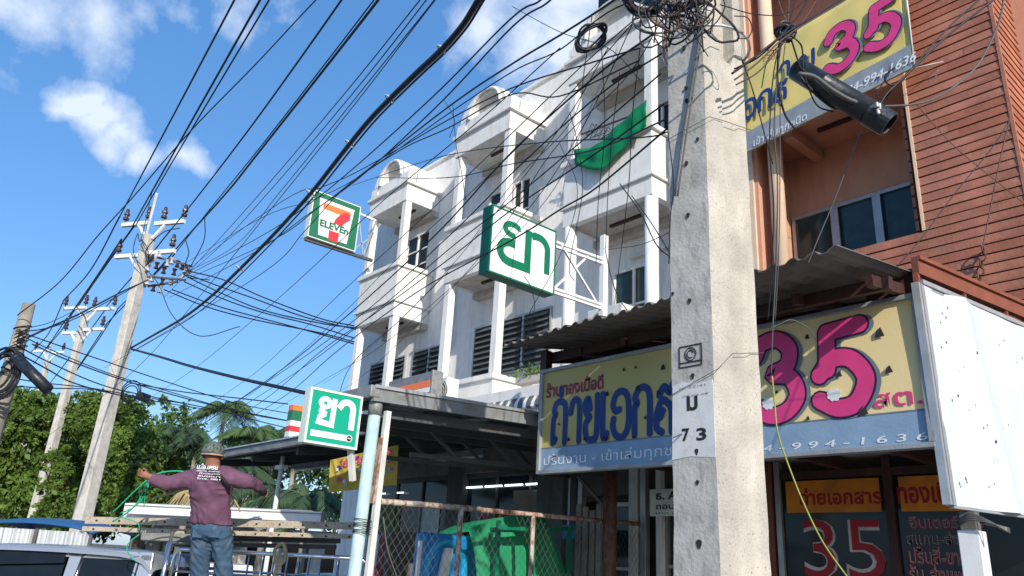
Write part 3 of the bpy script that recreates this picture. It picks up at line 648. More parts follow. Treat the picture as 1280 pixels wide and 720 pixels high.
# ================================================================== PINK BUILDING WITH WOOD SIDING
pk = thing('pink_building', 'pink shophouse with reddish wood plank siding and shaded balcony', 'building', (-5.4, 9.0, 0))
B('wall', (-5.44, 9.9, 0), (3.2, 10.1, 14), 'pink_wall', pk)
B('party_wall', (-5.465, 9.02, 0), (-5.30, 9.9, 14), 'pink_wall', pk, .005)
B('edge_strip', (-5.47, 8.98, 3.2), (-5.36, 9.018, 14), 'cream_col', pk)
T('column', [(-5.07, 9.12, 3.9), (-5.07, 9.12, 14)], .10, 'cream_col', pk, 18)
B('ceiling', (-5.30, 8.95, 7.95), (-3.14, 9.89, 8.15), 'pink_wall', pk); B('ceiling_beam', (-4.86, 9.0, 7.78), (-4.72, 9.89, 7.949), 'pink_wall', pk)
B('upper_parapet', (-5.30, 8.95, 8.151), (-3.16, 9.07, 9.35), 'pink_wall', pk); B('upper_ceiling', (-5.30, 8.95, 11.3), (-2.9, 9.89, 11.5), 'pink_wall', pk)
B('lamp_fitting', (-4.5, 9.3, 7.90), (-3.7, 9.36, 7.948), 'brown_steel', pk)
B('floor_slab', (-5.30, 9.1, 4.9), (-2.2, 9.89, 5.08), 'pink_wall', pk)
f = pane_window(pk, -5.22, -3.40, 6.05, 6.93, 9.9, 3, 'glass_blue', 'alu', bars=0)
for x in (-4.61, -4.01): B('mullion', (x - .055, 9.81, 6.05), (x + .055, 9.835, 6.93), 'alu', f)
# slotted vent at the right end of the balcony: spaced boards, closed off behind by the tower wall
vent = MB()
for k in range(11): vent.box((-3.30, 9.12, 5.9 + k * .16 + .03), (-3.26, 9.89, 5.9 + (k + 1) * .16))
vent.build('vent_screen', 'wood', pk)
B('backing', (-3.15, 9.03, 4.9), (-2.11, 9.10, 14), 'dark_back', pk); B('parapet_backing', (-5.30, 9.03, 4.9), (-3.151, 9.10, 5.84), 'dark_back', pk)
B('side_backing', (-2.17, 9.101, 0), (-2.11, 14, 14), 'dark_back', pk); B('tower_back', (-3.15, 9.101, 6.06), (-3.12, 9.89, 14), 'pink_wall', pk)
B('lower_front', (-5.30, 9.035, 3.6), (-2.11, 9.10, 4.899), 'pink_wall', pk)
pitch = .1165
# planks share a few meshes of different length
def plank_mesh(L_, m, d=.03, h=pitch - .011):
    mb = MB(); mb.add([(0, -d, .0), (L_, -d, .0), (L_, .0, .0), (0, .0, .0), (0, -d + .010, h), (L_, -d + .010, h), (L_, .0, h), (0, .0, h)], [(0, 3, 2, 1), (4, 5, 6, 7), (0, 1, 5, 4), (1, 2, 6, 5), (2, 3, 7, 6), (3, 0, 4, 7)]); return mb.mesh('plank', m)
PM = {}
def plank(L_, m):
    k = (round(L_, 2), m)
    if k not in PM: PM[k] = plank_mesh(k[0], m)
    return PM[k]
rnd = random.Random(11)
for i in range(88):
    z = 3.765 + i * pitch; x0 = -3.15 if z > 5.80 else -5.28; x1 = -2.08
    if z > 13.9: break
    cuts = [x0] + ([x0 + round(rnd.uniform(.35, .7), 1)] if (x0 > -3.2 and rnd.random() < .35) else []) + ([-4.2, -3.15] if x0 < -5 else []) + [x1]
    for a, b in zip(cuts, cuts[1:]): piece('plank', plank(b - a - .004, rnd.choice(('wood', 'wood', 'wood_b', 'wood_c'))), (a, 9.028 - rnd.uniform(0, .006), z + rnd.uniform(-.003, .003)), pk)
    ylen = 3.2
    piece('plank', plank(ylen, rnd.choice(('wood', 'wood_c', 'wood_c', 'wood_b'))), (-2.112, 9.032, z), pk, (0, 0, math.pi / 2))
B('corner_bead', (-3.185, 8.985, 5.86), (-3.151, 9.10, 14), 'cream_col', pk); B('corner_bead', (-2.112, 8.99, 4.93), (-2.076, 9.031, 14), 'wood_c', pk)
# steel hook and turnbuckle fixed on the planks
hk = thing('wall_hook', 'rusty hook and chain links on the plank wall above the white sheet', 'hook', onY(1228, 310, 8.97))
for k in range(5): q = onY(1229 - k * 1.2, 312 + 9 * k, 8.93); T('link', circle(q, .035, (X3 if k % 2 else Y3), Z3 * 1.4, 10), .010, 'rust_brown', hk, 5)
MB().bar(onY(1228, 354, 8.93), onY(1203, 366, 8.7), .05, .05).build('arm', 'fascia', hk)

# hanging banner (upper)
def banner_grid(c, nx, ny, amp, y_off=0, seed=0):
    """c = 4 corners (TL, TR, BR, BL); returns a rippled grid"""
    mb = MB(); tl, tr, br, bl = [Vector(q) for q in c]
    for i in range(nx + 1):
        for j in range(ny + 1):
            q = tl.lerp(tr, i / nx).lerp(bl.lerp(br, i / nx), j / ny)
            q.y += y_off + amp * (mnoise.noise(Vector((i * .55 + seed, j * .5, 0))) + .5 * math.sin(i * .9 + j * .5)); mb.v.append(q)
    for i in range(nx):
        for j in range(ny): k = i * (ny + 1) + j; mb.f.append((k, k + 1, k + ny + 2, k + ny + 1))
    return mb
YB_ = 8.72
TL, TR, BR, BL = onY(930, 78, YB_), onY(1128, -45, YB_), onY(1143, 85, YB_), onY(929, 194, YB_)
bn = thing('hanging_banner', 'wrinkled yellow vinyl banner hung slanting on the pink building', 'banner', (BL + TL) / 2)
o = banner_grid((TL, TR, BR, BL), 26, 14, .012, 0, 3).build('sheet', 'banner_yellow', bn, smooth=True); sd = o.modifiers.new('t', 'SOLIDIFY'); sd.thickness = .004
u2 = (BR - BL).normalized(); v2 = (TL - BL).normalized(); wB = (BR - BL).length; n2 = -Y3
s0, s1 = .0, .21
q0, q1 = BL + (TL - BL) * s1, BR + (TR - BR) * s1
o = banner_grid((q0, q1, BR, BL), 26, 4, .012, -.028, 3).build('blue_strip', 'board_grey', bn, smooth=True)
nrm = -Y3; off = Vector((0, -.045, 0))
def bpos(px, py): return onY(px, py, YB_ - .045)
a = bpos(1036, 98); b = bpos(1126, 38); uu = u2
o5 = bpos(1034, 92); digits35(o5, u2, v2, nrm, 1.02, .60, .062, bn, .0)
brush('อกส', bpos(930, 150), u2, v2, nrm, .68, .28, .030, 'navy', bn)
brush('ย', bpos(1000, 92), u2, v2, nrm, .20, .26, .03, 'navy', bn); brush('า', bpos(976, 98), u2, v2, nrm, .12, .22, .03, 'navy', bn)
text('เข้าเล่มทุกชนิด', bpos(942, 186), u2, v2, .82, .17, 'letter_white', bn, nrm, .006, rise=.0)
text('084-994-1636', bpos(1050, 124), u2, v2, .98, .13, 'letter_white', bn, nrm, .01, .2, rise=.0)
text('ร้าน', bpos(958, 74), u2, v2, .22, .14, 'maroon', bn, nrm, .01, rise=0)
for (a, b) in ((TL, TL + Vector((-.1, .1, .5))), (BR, BR + Vector((.25, .25, .1))), (BL, BL + Vector((-.05, .25, -.05)))): T('tie_cord', [a, b], .006, 'cable_white', bn, 4)
T('hem_rope', [BR + (TR - BR) * t + Vector((.01, -.02, 0)) for t in (0, .5, 1)], .012, 'cable_white', bn, 5)

# ================================================================== COPY SHOP: SIGN BOARD, AWNING, FRONT
YBD = 5.40
bd = thing('sign_board', 'long yellow shop board with pink 35 and blue lettering above the shop', 'shop sign', (-3.9, YBD, 3.27))
BX0, BX1, BZ0, BZ1 = -5.76, -2.04, 2.775, 3.775
ZS = BZ0 + .215
MB().box((BX0, YBD, ZS), (BX1, YBD + .03, BZ1)).build('panel', 'board_yellow', bd)
MB().box((BX0, YBD - .004, BZ0), (BX1, YBD + .03, ZS - .002)).build('blue_strip', 'blue_strip', bd)
for (a, b) in (((BX0 - .04, BZ1), (BX1 + .04, BZ1 + .035)), ((BX0 - .04, BZ0 - .035), (BX1 + .04, BZ0)), ((BX0 - .04, BZ0), (BX0, BZ1)), ((BX1, BZ0), (BX1 + .05, BZ1))):
    B('frame_bar', (a[0], YBD - .03, a[1]), (b[0], YBD + .05, b[1]), 'board_grey', bd, .004)
B('thin_line', (BX0, YBD - .006, ZS - .001), (BX1, YBD - .0045, ZS + .010), 'letter_grey', bd)
def bp(px, py): return onY(px, py, YBD)
def btext(body, p0, p1, m, bold=0, shear=0, rise=.006):
    a, b = bp(*p0), bp(*p1); return text(body, a, X3, Z3, b.x - a.x, b.z - a.z, m, bd, -Y3, bold, shear, rise=rise)
btext('ร้านทองเนื้อดี', (683, 498), (755, 466), 'maroon', .035, .0)
a = bp(685, 558); b = bp(950, 470); brush('ถ่ายเอกสาร', a + Vector((.07, 0, .02)), X3, Z3, -Y3, 1.90, .42, .034, 'navy', bd, .005, gap=.24)
a = bp(948, 528); digits35(a + Vector((-.02, 0, .05)), X3, Z3, -Y3, .98, .585, .062, bd, .008)
btext('สต.', (1093, 511), (1152, 486), 'magenta', .012, 0, .008)
btext('ปริ้นงาน - เข้าเล่มทุกชนิด', (680, 586), (868, 551), 'letter_white', .0, 0, .008)
btext('0 8 4 - 9 9 4 - 1 6 3 6', (918, 568), (1160, 540), 'letter_white', .008, .1, .008)
# small white fluffy blobs painted on the curls of the numerals
for (px, py) in ((962, 505), (1044, 494)):
    c = bp(px, py); mb = MB(); pts = [(c.x + (.046 + .010 * abs(math.sin(4 * a))) * math.cos(a), c.z + (.040 + .010 * abs(math.sin(4 * a))) * math.sin(a)) for a in [i * 2 * math.pi / 40 for i in range(40)]]
    mb.prism(pts, 1, YBD - .018, YBD - .014); mb.build('white_blob', 'letter_white', bd)
# small triangular tears with a folded flap
tr_ = [(700, 530), (732, 548), (760, 492), (781, 462), (798, 485), (796, 459), (824, 490), (830, 459), (808, 522), (760, 547), (793, 546), (712, 549), (1100, 416), (1112, 462), (1050, 468), (972, 490), (1010, 421), (1080, 513), (1011, 523)]
for k, (px, py) in enumerate(tr_):
    c = bp(px, py); s = .014 + .012 * ((k * 37) % 5) / 4 + (.012 if px > 1070 else 0)
    mb = MB(); mb.add([(c.x - s, YBD - .0125, c.z - s), (c.x + s * .9, YBD - .0125, c.z - s * .8), (c.x + s * .3, YBD - .0125, c.z + s)], [(0, 1, 2)]); h = mb.build('tear', 'hole', bd)
    MB().add([(c.x - s, YBD - .013, c.z - s), (c.x + s * .3, YBD - .013, c.z + s), (c.x - s * .5, YBD - .020, c.z + s * .35)], [(0, 1, 2)]).build('flap', 'outline', h)

# awning over the board
awn = thing('sheet_awning', 'brown corrugated sheet awning over the yellow shop board', 'awning', (-4, 5, 3.9))
def eave(t): return Vector((-2.04 - 3.95 * t, 4.36 + .66 * t, 3.815 + .20 * t))
def backp(t): return Vector((-2.04 - 3.95 * t, 7.6, 4.27 + .22 * t))
NS = 5
for sh in range(NS):
    mb = MB(); cols = 30; g = .0045 * (sh % 2)
    for i in range(cols + 1):
        t = (sh + i / cols) / NS; ph = (t * NS * 5) % 1.0
        h = .028 if ph < .28 else (0 if .42 < ph < .86 else (.028 * (1 - (ph - .28) / .14) if ph < .42 else .028 * (ph - .86) / .14))
        for (P, e) in ((eave(t) + Vector((0, -.02 * math.sin(sh * 2 + 1), 0)), 0), (eave(t).lerp(backp(t), .5), 0), (backp(t), 0)): mb.v.append(P + Vector((0, 0, h + g)))
    for i in range(cols):
        for j in range(2): k = i * 3 + j; mb.f.append((k, k + 1, k + 4, k + 3))
    o = mb.build('roof_sheet', 'roof_under', awn); sd = o.modifiers.new('t', 'SOLIDIFY'); sd.thickness = .006
    if sh == 0: pass
mb = MB()
for t in (.02, .17, .33, .5, .66, .83, .98):
    a, b = eave(t) + Vector((0, .55, .0)), backp(t) + Vector((0, 0, -.05)); a.z = a.z + .02 - .03
    MB().bar(a - Z3 * .02, b - Z3 * .02, .05, .08).build('rafter', 'brown_steel', awn)
for (s, dz) in ((.22, .10), (.42, .10), (.66, .10), (.9, .1)):
    MB().bar(eave(-.0).lerp(backp(-.0), s) - Z3 * .115, eave(1).lerp(backp(1), s) - Z3 * .115, .05, .09).build('purlin', 'brown_steel', awn)
B('end_post', (BX0 - .14, YBD + .06, 3.3), (BX0 - .05, YBD + .15, 4.05), 'brown_steel', awn); B('end_post', (-2.10, YBD + .06, 3.2), (-1.99, YBD + .16, 4.0), 'brown_steel', awn)
B('corner_plate', (-2.38, YBD + .055, 3.83), (-2.03, YBD + .09, 4.02), 'brown_steel', awn)
for k in range(6): x = -5.4 + k * .62; MB().bar((x, YBD + .02, BZ1 + .03), (x + .1, YBD + .5, 4.0), .025).build('hanger_rod', 'brown_steel', awn)
B('far_wall_light', (-6.0, 7.62, 3.2), (-2.2, 7.7, 4.45), 'beam_tan', awn)
# fascia beam along the right side and the big white sheet under it
e0 = Vector((-2.0, 5.42, 0)); e1 = Vector((-1.62, 8.2, 0)); ed = (e1 - e0).normalized(); en = Vector((ed.y, -ed.x, 0))
fs = thing('fascia_beam', 'red brown wooden fascia beam above the white sheet', 'beam', (e0.x, e0.y, 4.0))
MB().bar(e0 + Z3 * 4.02, e1 + Z3 * 4.04, .05, .13).build('board', 'fascia', fs); MB().bar(e0 + Z3 * 4.075 + en * .03, e1 + Z3 * 4.095 + en * .03, .03, .03).build('lip', 'fascia', fs)
for t in (.0, .22, .44, .66): q = e0.lerp(e1, t); MB().bar(q + Z3 * 3.86, q + Z3 * 3.96, .035, .035).build('strut', 'fascia', fs)
ws = thing('white_sheet', 'large bright white vinyl sheet with small punctures hung on a grey frame', 'vinyl sheet', e0 + Z3 * 3.1)
nx, nz = 30, 22; mb = MB()
bl_, tl_ = e0 + Z3 * 2.38 + en * .03, e0 + Z3 * 3.87 + en * .03; br_, tr2 = e1 + Z3 * 2.42 + en * .03, e1 + Z3 * 3.86 + en * .03
bl_ += ed * .04
for i in range(nx + 1):
    for j in range(nz + 1):
        q = bl_.lerp(br_, i / nx).lerp(tl_.lerp(tr2, i / nx), j / nz); t = i / nx
        fold = .06 * math.exp(-((t - .16 - .10 * (1 - j / nz)) / .035) ** 2) + .014 * mnoise.noise(Vector((i * .3, j * .16, 2)))
        mb.v.append(q + en * fold)
for i in range(nx):
    for j in range(nz): k = i * (nz + 1) + j; mb.f.append((k, k + nz + 1, k + nz + 2, k + 1))
mb.build('sheet', 'tarp_white', ws, smooth=True)
for (a, b, w) in ((tl_, tr2, .035), (bl_, br_, .035), (bl_, tl_, .05)): MB().bar(a - en * .02, b - en * .02, w, w).build('frame_bar', 'board_grey', ws)
MB().bar(bl_ - ed * .06 - en * .01, tl_ - ed * .06 - en * .01, .05, .03).build('frame_bar', 'galv', ws)
MB().bar(tl_ + en * .004 + Z3 * .02, tr2 + en * .004 + Z3 * .02, .02, .03).build('frame_bar', 'galv', ws)
rnd = random.Random(5)
for k in range(46):
    t, s = rnd.uniform(.03, .95), rnd.uniform(.06, .92); c = bl_.lerp(br_, t).lerp(tl_.lerp(tr2, t), s) + en * .047; r = rnd.uniform(.007, .017)
    mb = MB(); q = [c + ed * r * math.cos(a) * rnd.uniform(.5, 1.1) + Z3 * r * 1.4 * math.sin(a) * rnd.uniform(.5, 1.1) for a in (0.3, 1.9, 3.5, 5.0)]; mb.add(q, [(0, 1, 2, 3)]); mb.build('puncture', 'hole', ws)
# white post below the sheet with a bit of wire
wp = thing('white_post', 'square white timber post under the corner of the white sheet', 'post', (-1.95, 5.62, .12))
B('post', (-2.03, 5.62, .12), (-1.90, 5.75, 2.24), 'white_paint', wp, .006); B('post_top', (-2.01, 5.64, 2.24), (-1.92, 5.73, 2.36), 'drab', wp)
for k in range(4): a = Vector((-2.0, 5.6, 2.27 + .012 * k)); T('wire_tie', smooth_path([a, a + Vector((.1, -.03, .03)), a + Vector((.28, 0, -.02 - .02 * k)), a + Vector((.1, .06, .02))], 4), .006, 'wire', wp, 4)

# shop front under the board: frames, glass with stickers, interior
sf = thing('copy_shop', 'dark copy shop front with red film lettering on its glass', 'shop front', (-3.9, 7.5, .12))
YS = 7.5
B('back_wall', (-5.44, 8.9, 0), (-1.9, 8.98, 3.9), 'interior_wall', sf); B('shop_ceiling', (-5.9, 5.9, 3.05), (-2.06, 8.9, 3.10), 'beam_tan', sf); B('right_wall', (-2.0, 7.6, 0), (-1.95, 8.9, 3.9), 'interior_wall', sf)
for k in range(5): B('ceiling_joist', (-5.4 + k * .85, 5.95, 2.93), (-5.33 + k * .85, 7.5, 3.048), 'brown_steel', sf)
for (x0, x1, m) in ((-4.62, -4.52, 'beam_tan'), (-4.50, -4.43, 'fascia'), (-4.40, -4.34, 'alu'), (-3.28, -3.20, 'brown_steel'), (-1.98, -1.88, 'fascia')): B('door_frame', (x0, YS - .05, .12), (x1, YS + .03, 3.04), m, sf, .004)
B('transom', (-4.34, YS - .04, 2.86), (-1.98, YS + .02, 2.93), 'brown_steel', sf)
for (x0, x1) in ((-4.34, -3.28), (-3.20, -1.98)):
    g = B('glass_pane', (x0, YS - .01, .3), (x1, YS + .0, 2.86), 'glass_dark', sf)
    B('header_film', (x0 + .05, YS - .018, 2.53), (x1 - .05, YS - .012, 2.84), 'orange_film', g)
def stext(body, p0, p1, m, bold, D=YS, par=sf, r=.02):
    a, b = onY(*p0, D), onY(*p1, D); return text(body, a, X3, Z3, b.x - a.x, b.z - a.z, m, par, -Y3, bold, rise=r)
stext('ถ่ายเอกสาร', (1001, 632), (1102, 607), 'sticker_red', .03); stext('ทองเนื้อดี', (1124, 630), (1215, 596), 'sticker_red', .03)
for (m, bo, r) in (('sticker_edge', .020, .014), ('sticker_red', -.004, .018)):
    stext('35', (1008, 722), (1103, 649), m, bo, r=r)
    stext('อินเตอร์เน็ต', (1138, 661), (1228, 642), m, bo, r=r)
    stext('สแกน-ส่งเมล์', (1134, 681), (1228, 664), m if r < .016 else 'sticker_black', bo, r=r)
    stext('ปริ้นสี-ขาวดำ', (1138, 705), (1228, 684), m, bo, r=r); stext('รับ-ส่งแฟกซ์', (1138, 728), (1228, 707), m, bo, r=r)
# left part of the shop front seen over the fence
for (x0, x1, y, m) in ((-7.55, -7.35, 7.3, 'drab'), (-7.3, -7.05, 7.35, 'alu'), (-6.15, -6.02, 7.2, 'pvc_white'), (-5.98, -5.90, 7.2, 'alu'), (-5.75, -5.68, 7.2, 'white_col')): B('door_frame', (x0, y, .12), (x1, y + .08, 3.3), m, sf, .004)
T('conduit', [(-6.95, 7.1, .1), (-6.95, 7.1, 3.3)], .05, 'drab', sf, 10)
pane_window(sf, -5.66, -5.05, 1.3, 2.62, 7.35, 1, 'glass_green', 'alu', bars=1); pane_window(sf, -6.7, -6.2, 1.2, 2.62, 7.45, 1, 'glass_green', 'white_col', bars=1)
B('green_board', (-5.05, 7.36, .3), (-4.66, 7.40, 2.2), 'sign_green', sf); B('lintel', (-7.7, 7.36, 2.75), (-4.64, 7.44, 3.9), 'drab', sf)
B('plaster_panel', (-7.95, 7.40, .1), (-7.56, 7.5, 4.4), 'drab', sf)
B('inner_screen', (-7.7, 7.9, .1), (-4.66, 7.95, 2.74), 'interior', sf)
rp = thing('rusty_post', 'rusty brown steel post behind the fence under the board', 'post', (-5.9, 6.35, .12))
a = onY(762, 650, 6.35); T('post', [(a.x, 6.35, .12), (a.x, 6.35, 3.0)], .075, 'rust_brown', rp, 12)
MB().bar(onY(722, 595, 6.4), onY(757, 635, 6.4), .03).build('brace', 'drab', rp)
bx = thing('leaning_planks', 'bundle of tan boards leaning behind the rusty post', 'boards', onY(740, 660, 6.6))
for k in range(6): a = onY(722 + k * 9, 672 - (k % 2) * 4, 6.6); b = onY(724 + k * 8.4, 630 + (k % 3) * 4, 6.75); MB().bar((a.x, a.y, .12), b, .075, .02).build('board', 'beam_tan', bx)
# cash machine notice
D = 7.0; a, b = onY(812, 645, D), onY(905, 608, D)
am = thing('notice_board', 'white notice board with black ATM lettering left of the concrete pole', 'sign', a)
B('panel', (a.x, D, a.z), (b.x, D + .04, b.z), 'poster_white', am, .004)
stext('ธ. ATM', (820, 625), (868, 613), 'sticker_black', .03, D, am, .004); stext('ถอน โอน', (820, 637), (868, 627), 'sticker_black', .02, D, am, .004)
stext('ฝาก จ่ายบิล', (820, 643), (868, 639), 'sticker_black', .0, D, am, .004)
ml = thing('letter_box', 'small blue letter box fixed below the notice', 'letter box', onY(712, 672, 6.9)); a, b = onY(702, 674, 6.9), onY(719, 656, 6.9)
B('box', (a.x, 6.9, a.z), (b.x, 7.1, b.z), 'plastic_blue', ml, .01); B('slot_plate', (a.x + .03, 6.885, a.z + .10), (b.x - .03, 6.899, a.z + .15), 'poster_white', ml)
# bits at the right edge
rw = thing('side_wall', 'dark blue painted wall at the right edge behind the white post', 'wall', (-1.5, 8.6, .12)); B('wall', (-1.50, 8.6, .12), (2.5, 8.75, 4.0), 'glass_blue', rw)
B('corner_trim', (-1.42, 8.55, .12), (-1.36, 8.599, 3.0), 'fascia', rw)
em = thing('round_emblem', 'round blue emblem with white ring and lettering on the dark wall', 'emblem', onY(1259, 684, 8.58)); c = onY(1259, 684, 8.57)
for (r, dy, m) in ((.10, 0, 'letter_white'), (.088, -.004, 'emblem_blue'), (.062, -.008, 'letter_white'), (.055, -.012, 'emblem_blue')):
    MB().prism([(c.x + r * math.cos(k * .2618), c.z + r * math.sin(k * .2618)) for k in range(24)], 1, 8.57 + dy, 8.598).build('disc', m, em)
text('5ว', c + Vector((-.035, 0, -.03)), X3, Z3, .07, .06, 'letter_white', em, -Y3, .03, rise=.014)
ps = thing('poster', 'white poster with green header and small figure at the lower right edge', 'poster', onY(1270, 690, 8.5)); a, b = onY(1253, 740, 8.52), onY(1310, 699, 8.52)
B('sheet', (a.x, 8.52, a.z), (b.x, 8.53, b.z), 'poster_white', ps); B('header', (a.x, 8.512, b.z - .06), (b.x, 8.519, b.z), 'pvc_blue', ps); B('figure', (a.x + .07, 8.512, a.z + .1), (a.x + .17, 8.519, b.z - .16), 'sticker_black', ps); B('red_mark', (a.x + .25, 8.512, b.z - .15), (a.x + .3, 8.519, b.z - .09), 'sev_red', ps)
ps = thing('framed_notice', 'pale framed notice cut off by the right edge of the view', 'notice', onY(1276, 670, 8.5)); a, b = onY(1271, 692, 8.52), onY(1310, 654, 8.52)
B('frame', (a.x, 8.52, a.z), (b.x, 8.54, b.z), 'beam_tan', ps); B('sheet', (a.x + .03, 8.512, a.z + .03), (b.x, 8.519, b.z - .03), 'poster_white', ps)

# ================================================================== CONVENIENCE STORE: CANOPIES, FRONT, SIGNS
cn = thing('near_canopy', 'grey sheet metal canopy carried by the pale blue post', 'canopy', (-6, 3.6, 3.2))
def corr(root, name, x0, x1, ya, za, yb, zb, m, pitch=.15, h=.02):
    n = int((x1 - x0) / pitch * 4); mb = MB()
    for i in range(n + 1):
        x = x0 + (x1 - x0) * i / n; hh = h if i % 4 in (0, 1) else 0; mb.v += [Vector((x, ya, za + hh)), Vector((x, yb, zb + hh))]
    for i in range(n): mb.f.append((2 * i, 2 * i + 2, 2 * i + 3, 2 * i + 1))
    o = mb.build(name, m, root); sd = o.modifiers.new('t', 'SOLIDIFY'); sd.thickness = .005; return o
for k in range(2): corr(cn, 'roof_sheet', -7.15 + k * .575, -6.575 + k * .575, 3.55, 3.285 + .004 * k, 7.9, 3.485 + .004 * k, 'roof_tin')
B('front_gutter', (-7.15, 3.46, 3.20), (-5.93, 3.56, 3.31), 'gutter', cn, .01)
MB().bar((-5.96, 3.50, 3.235), (-5.96, 7.85, 3.43), .05, .13).build('side_fascia', 'gutter', cn)
for (z, t) in ((.0, 0),): MB().bar((-5.925, 3.50, 3.30), (-5.925, 7.85, 3.495), .02, .03).build('fascia_lip', 'galv', cn)
for y in (3.7, 4.6, 5.5, 6.4, 7.3): MB().bar((-7.15, y, 3.215 + (y - 3.5) * .045), (-6.0, y, 3.215 + (y - 3.5) * .045), .05, .10).build('purlin', 'steel_dark', cn)
for x in (-6.12, -6.6, -7.1): MB().bar((x, 3.6, 3.11), (x, 7.8, 3.30), .05, .09).build('rafter', 'steel_dark', cn)
for x in (-6.62, -7.1):
    for k in range(1, 5): y = 3.8 + k * .8; MB().bar((x, y, 3.10 + (y - 3.6) * .045), (x, y + .4, 2.84 + (y - 3.6) * .045), .03).build('truss_web', 'steel_dark', cn)
    MB().bar((x, 4.4, 2.86), (x, 7.8, 3.01), .045, .045).build('truss_chord', 'steel_dark', cn)
lt = thing('tube_lamp', 'unlit fluorescent tube lamp under the near canopy', 'lamp', onY(575, 525, 5.3))
MB().bar(onX(543, 527, -6.5), onX(610, 522, -6.5), .07, .05).build('housing', 'gutter', lt); T('tube', [onX(545, 528.5, -6.45), onX(608, 523.5, -6.45)], .02, 'tube_off', lt, 8)
fc = thing('far_canopy', 'long low sheet metal canopy behind the man, in front of the store', 'canopy', (-13, 4.8, 3.3))
for k in range(5): corr(fc, 'roof_sheet', -13.2 + k * 1.2, -12.0 + k * 1.2, 4.8, 3.34 + .004 * k, 7.98, 3.75 + .004 * k, 'roof_tin')
B('front_gutter', (-13.2, 4.73, 3.24), (-7.2, 4.80, 3.345), 'gutter', fc, .01)
B('light_edge', (-13.2, 4.70, 3.345), (-7.2, 4.80, 3.365), 'galv', fc)
for y in (5.0, 5.9, 6.8, 7.7): MB().bar((-13.2, y, 3.28 + (y - 4.8) * .13), (-7.2, y, 3.28 + (y - 4.8) * .13), .05, .10).build('purlin', 'steel_dark', fc)
for x in (-13.1, -11.6, -10.1, -8.6, -7.25): MB().bar((x, 4.85, 3.2), (x, 7.95, 3.6), .06, .12).build('rafter', 'steel_dark', fc)
for k, (x, y) in enumerate(((-11.0, 6.0), (-12.6, 6.0), (-9.2, 6.4))):
    t_ = thing('canopy_lamp', ('tube lamp under the far canopy nearest the yellow banner', 'tube lamp at the far end under the low canopy', 'tube lamp deep under the far canopy')[(2, 1, 0)[k]], 'lamp', (x, y, 3.3)); B('housing', (x, y, 3.22), (x + 1.25, y + .09, 3.29), 'gutter', t_); T('tube', [(x + .04, y + .045, 3.2), (x + 1.2, y + .045, 3.2)], .02, 'tube_off', t_, 8)
# posts
bpst = thing('blue_post', 'pale blue pipe post with rusty angle at the fence corner', 'post', (-6.02, 3.6, 0))
T('pipe', [(-6.08, 3.58, 0), (-6.02, 3.58, 3.08)], .055, 'pvc_blue', bpst, 16); T('cap', [(-6.02, 3.58, 3.06), (-6.02, 3.58, 3.22)], .063, 'gutter', bpst, 16)
MB().bar((-5.98, 3.66, 0), (-5.935, 3.66, 3.1), .05, .05).build('angle_upper', 'pvc_white', bpst)
MB().bar((-5.965, 3.645, 2.30), (-5.945, 3.645, 2.86), .055, .055).build('rust_patch', 'rust', bpst)
for k in range(7): T('binding_wire', circle(Vector((-6.03, 3.60, 2.05 + .018 * k)), .085, X3, (Y3 + Z3 * .1 * ((k % 3) - 1)).normalized(), 14), .004, 'cable', bpst, 4)
wpst = thing('thin_post', 'thin white pipe post holding up the far canopy', 'post', dep(343, 640, 11.5)); a = dep(343, 640, 11.5); T('pipe', [(a.x, a.y, 0), (a.x, a.y, 3.25)], .035, 'white_paint', wpst, 10); B('plate', (a.x - .12, a.y - .05, 3.05), (a.x + .12, a.y + .05, 3.11), 'white_paint', wpst)
# store front
st = thing('convenience_store', 'dark glazed convenience store front under the canopies', 'shop', (-13, 8, 0))
for x in (-13.6, -10.72, -7.98): B('pillar', (x, 7.92, 0), (x + .42, 8.1, 4.3), 'drab', st, .01)
B('beam', (-13.6, 7.96, 3.26), (-7.7, 8.12, 3.72), 'beam_tan', st); B('upper_wall', (-13.6, 8.0, 3.72), (-7.98, 8.14, 4.35), 'stucco', st)
B('balcony_slab', (-13.6, 8.0, 4.35), (-5.5, 9.99, 4.55), 'stucco', st); B('store_ceiling', (-13.6, 8.14, 3.6), (-5.5, 9.99, 3.7), 'interior_wall', st)
for (x0, x1) in ((-13.18, -10.72), (-10.3, -7.98)):
    B('frame', (x0, 8.0, 3.18), (x1, 8.08, 3.26), 'steel_dark', st); n = 2 if x1 - x0 < 2 else 3
    for k in range(n): a = x0 + (x1 - x0) * k / n; b = x0 + (x1 - x0) * (k + 1) / n; B('glass_pane', (a + .02, 8.03, .1), (b - .02, 8.04, 3.18), 'glass_dark' if k % 2 else 'glass_green', st); B('mullion', (b - .02, 8.0, .1), (b + .02, 8.06, 3.18), 'steel_dark', st)
for k in range(5): x = -10.25 + k * .48; B('lit_tube', (x, 7.96, 3.02), (x + .40, 7.985, 3.045), 'tube', st)
B('lit_tube', (-12.9, 7.97, 3.0), (-12.7, 7.985, 3.02), 'tube', st); B('lit_tube', (-12.3, 7.97, 3.0), (-12.1, 7.985, 3.02), 'tube', st)
def rnd_poster(x0, z0, x1, z1, m, y=8.02): return B('window_poster', (x0, y - .004, z0), (x1, y + .0, z1), m, st)
rnd_poster(-12.9, 2.2, -12.2, 2.9, 'leaf'); rnd_poster(-11.6, 1.9, -11.0, 2.8, 'pvc_blue'); rnd_poster(-9.1, 2.3, -8.5, 2.95, 'beam_tan', 7.99); rnd_poster(-9.9, 2.35, -9.3, 2.6, 'maroon')
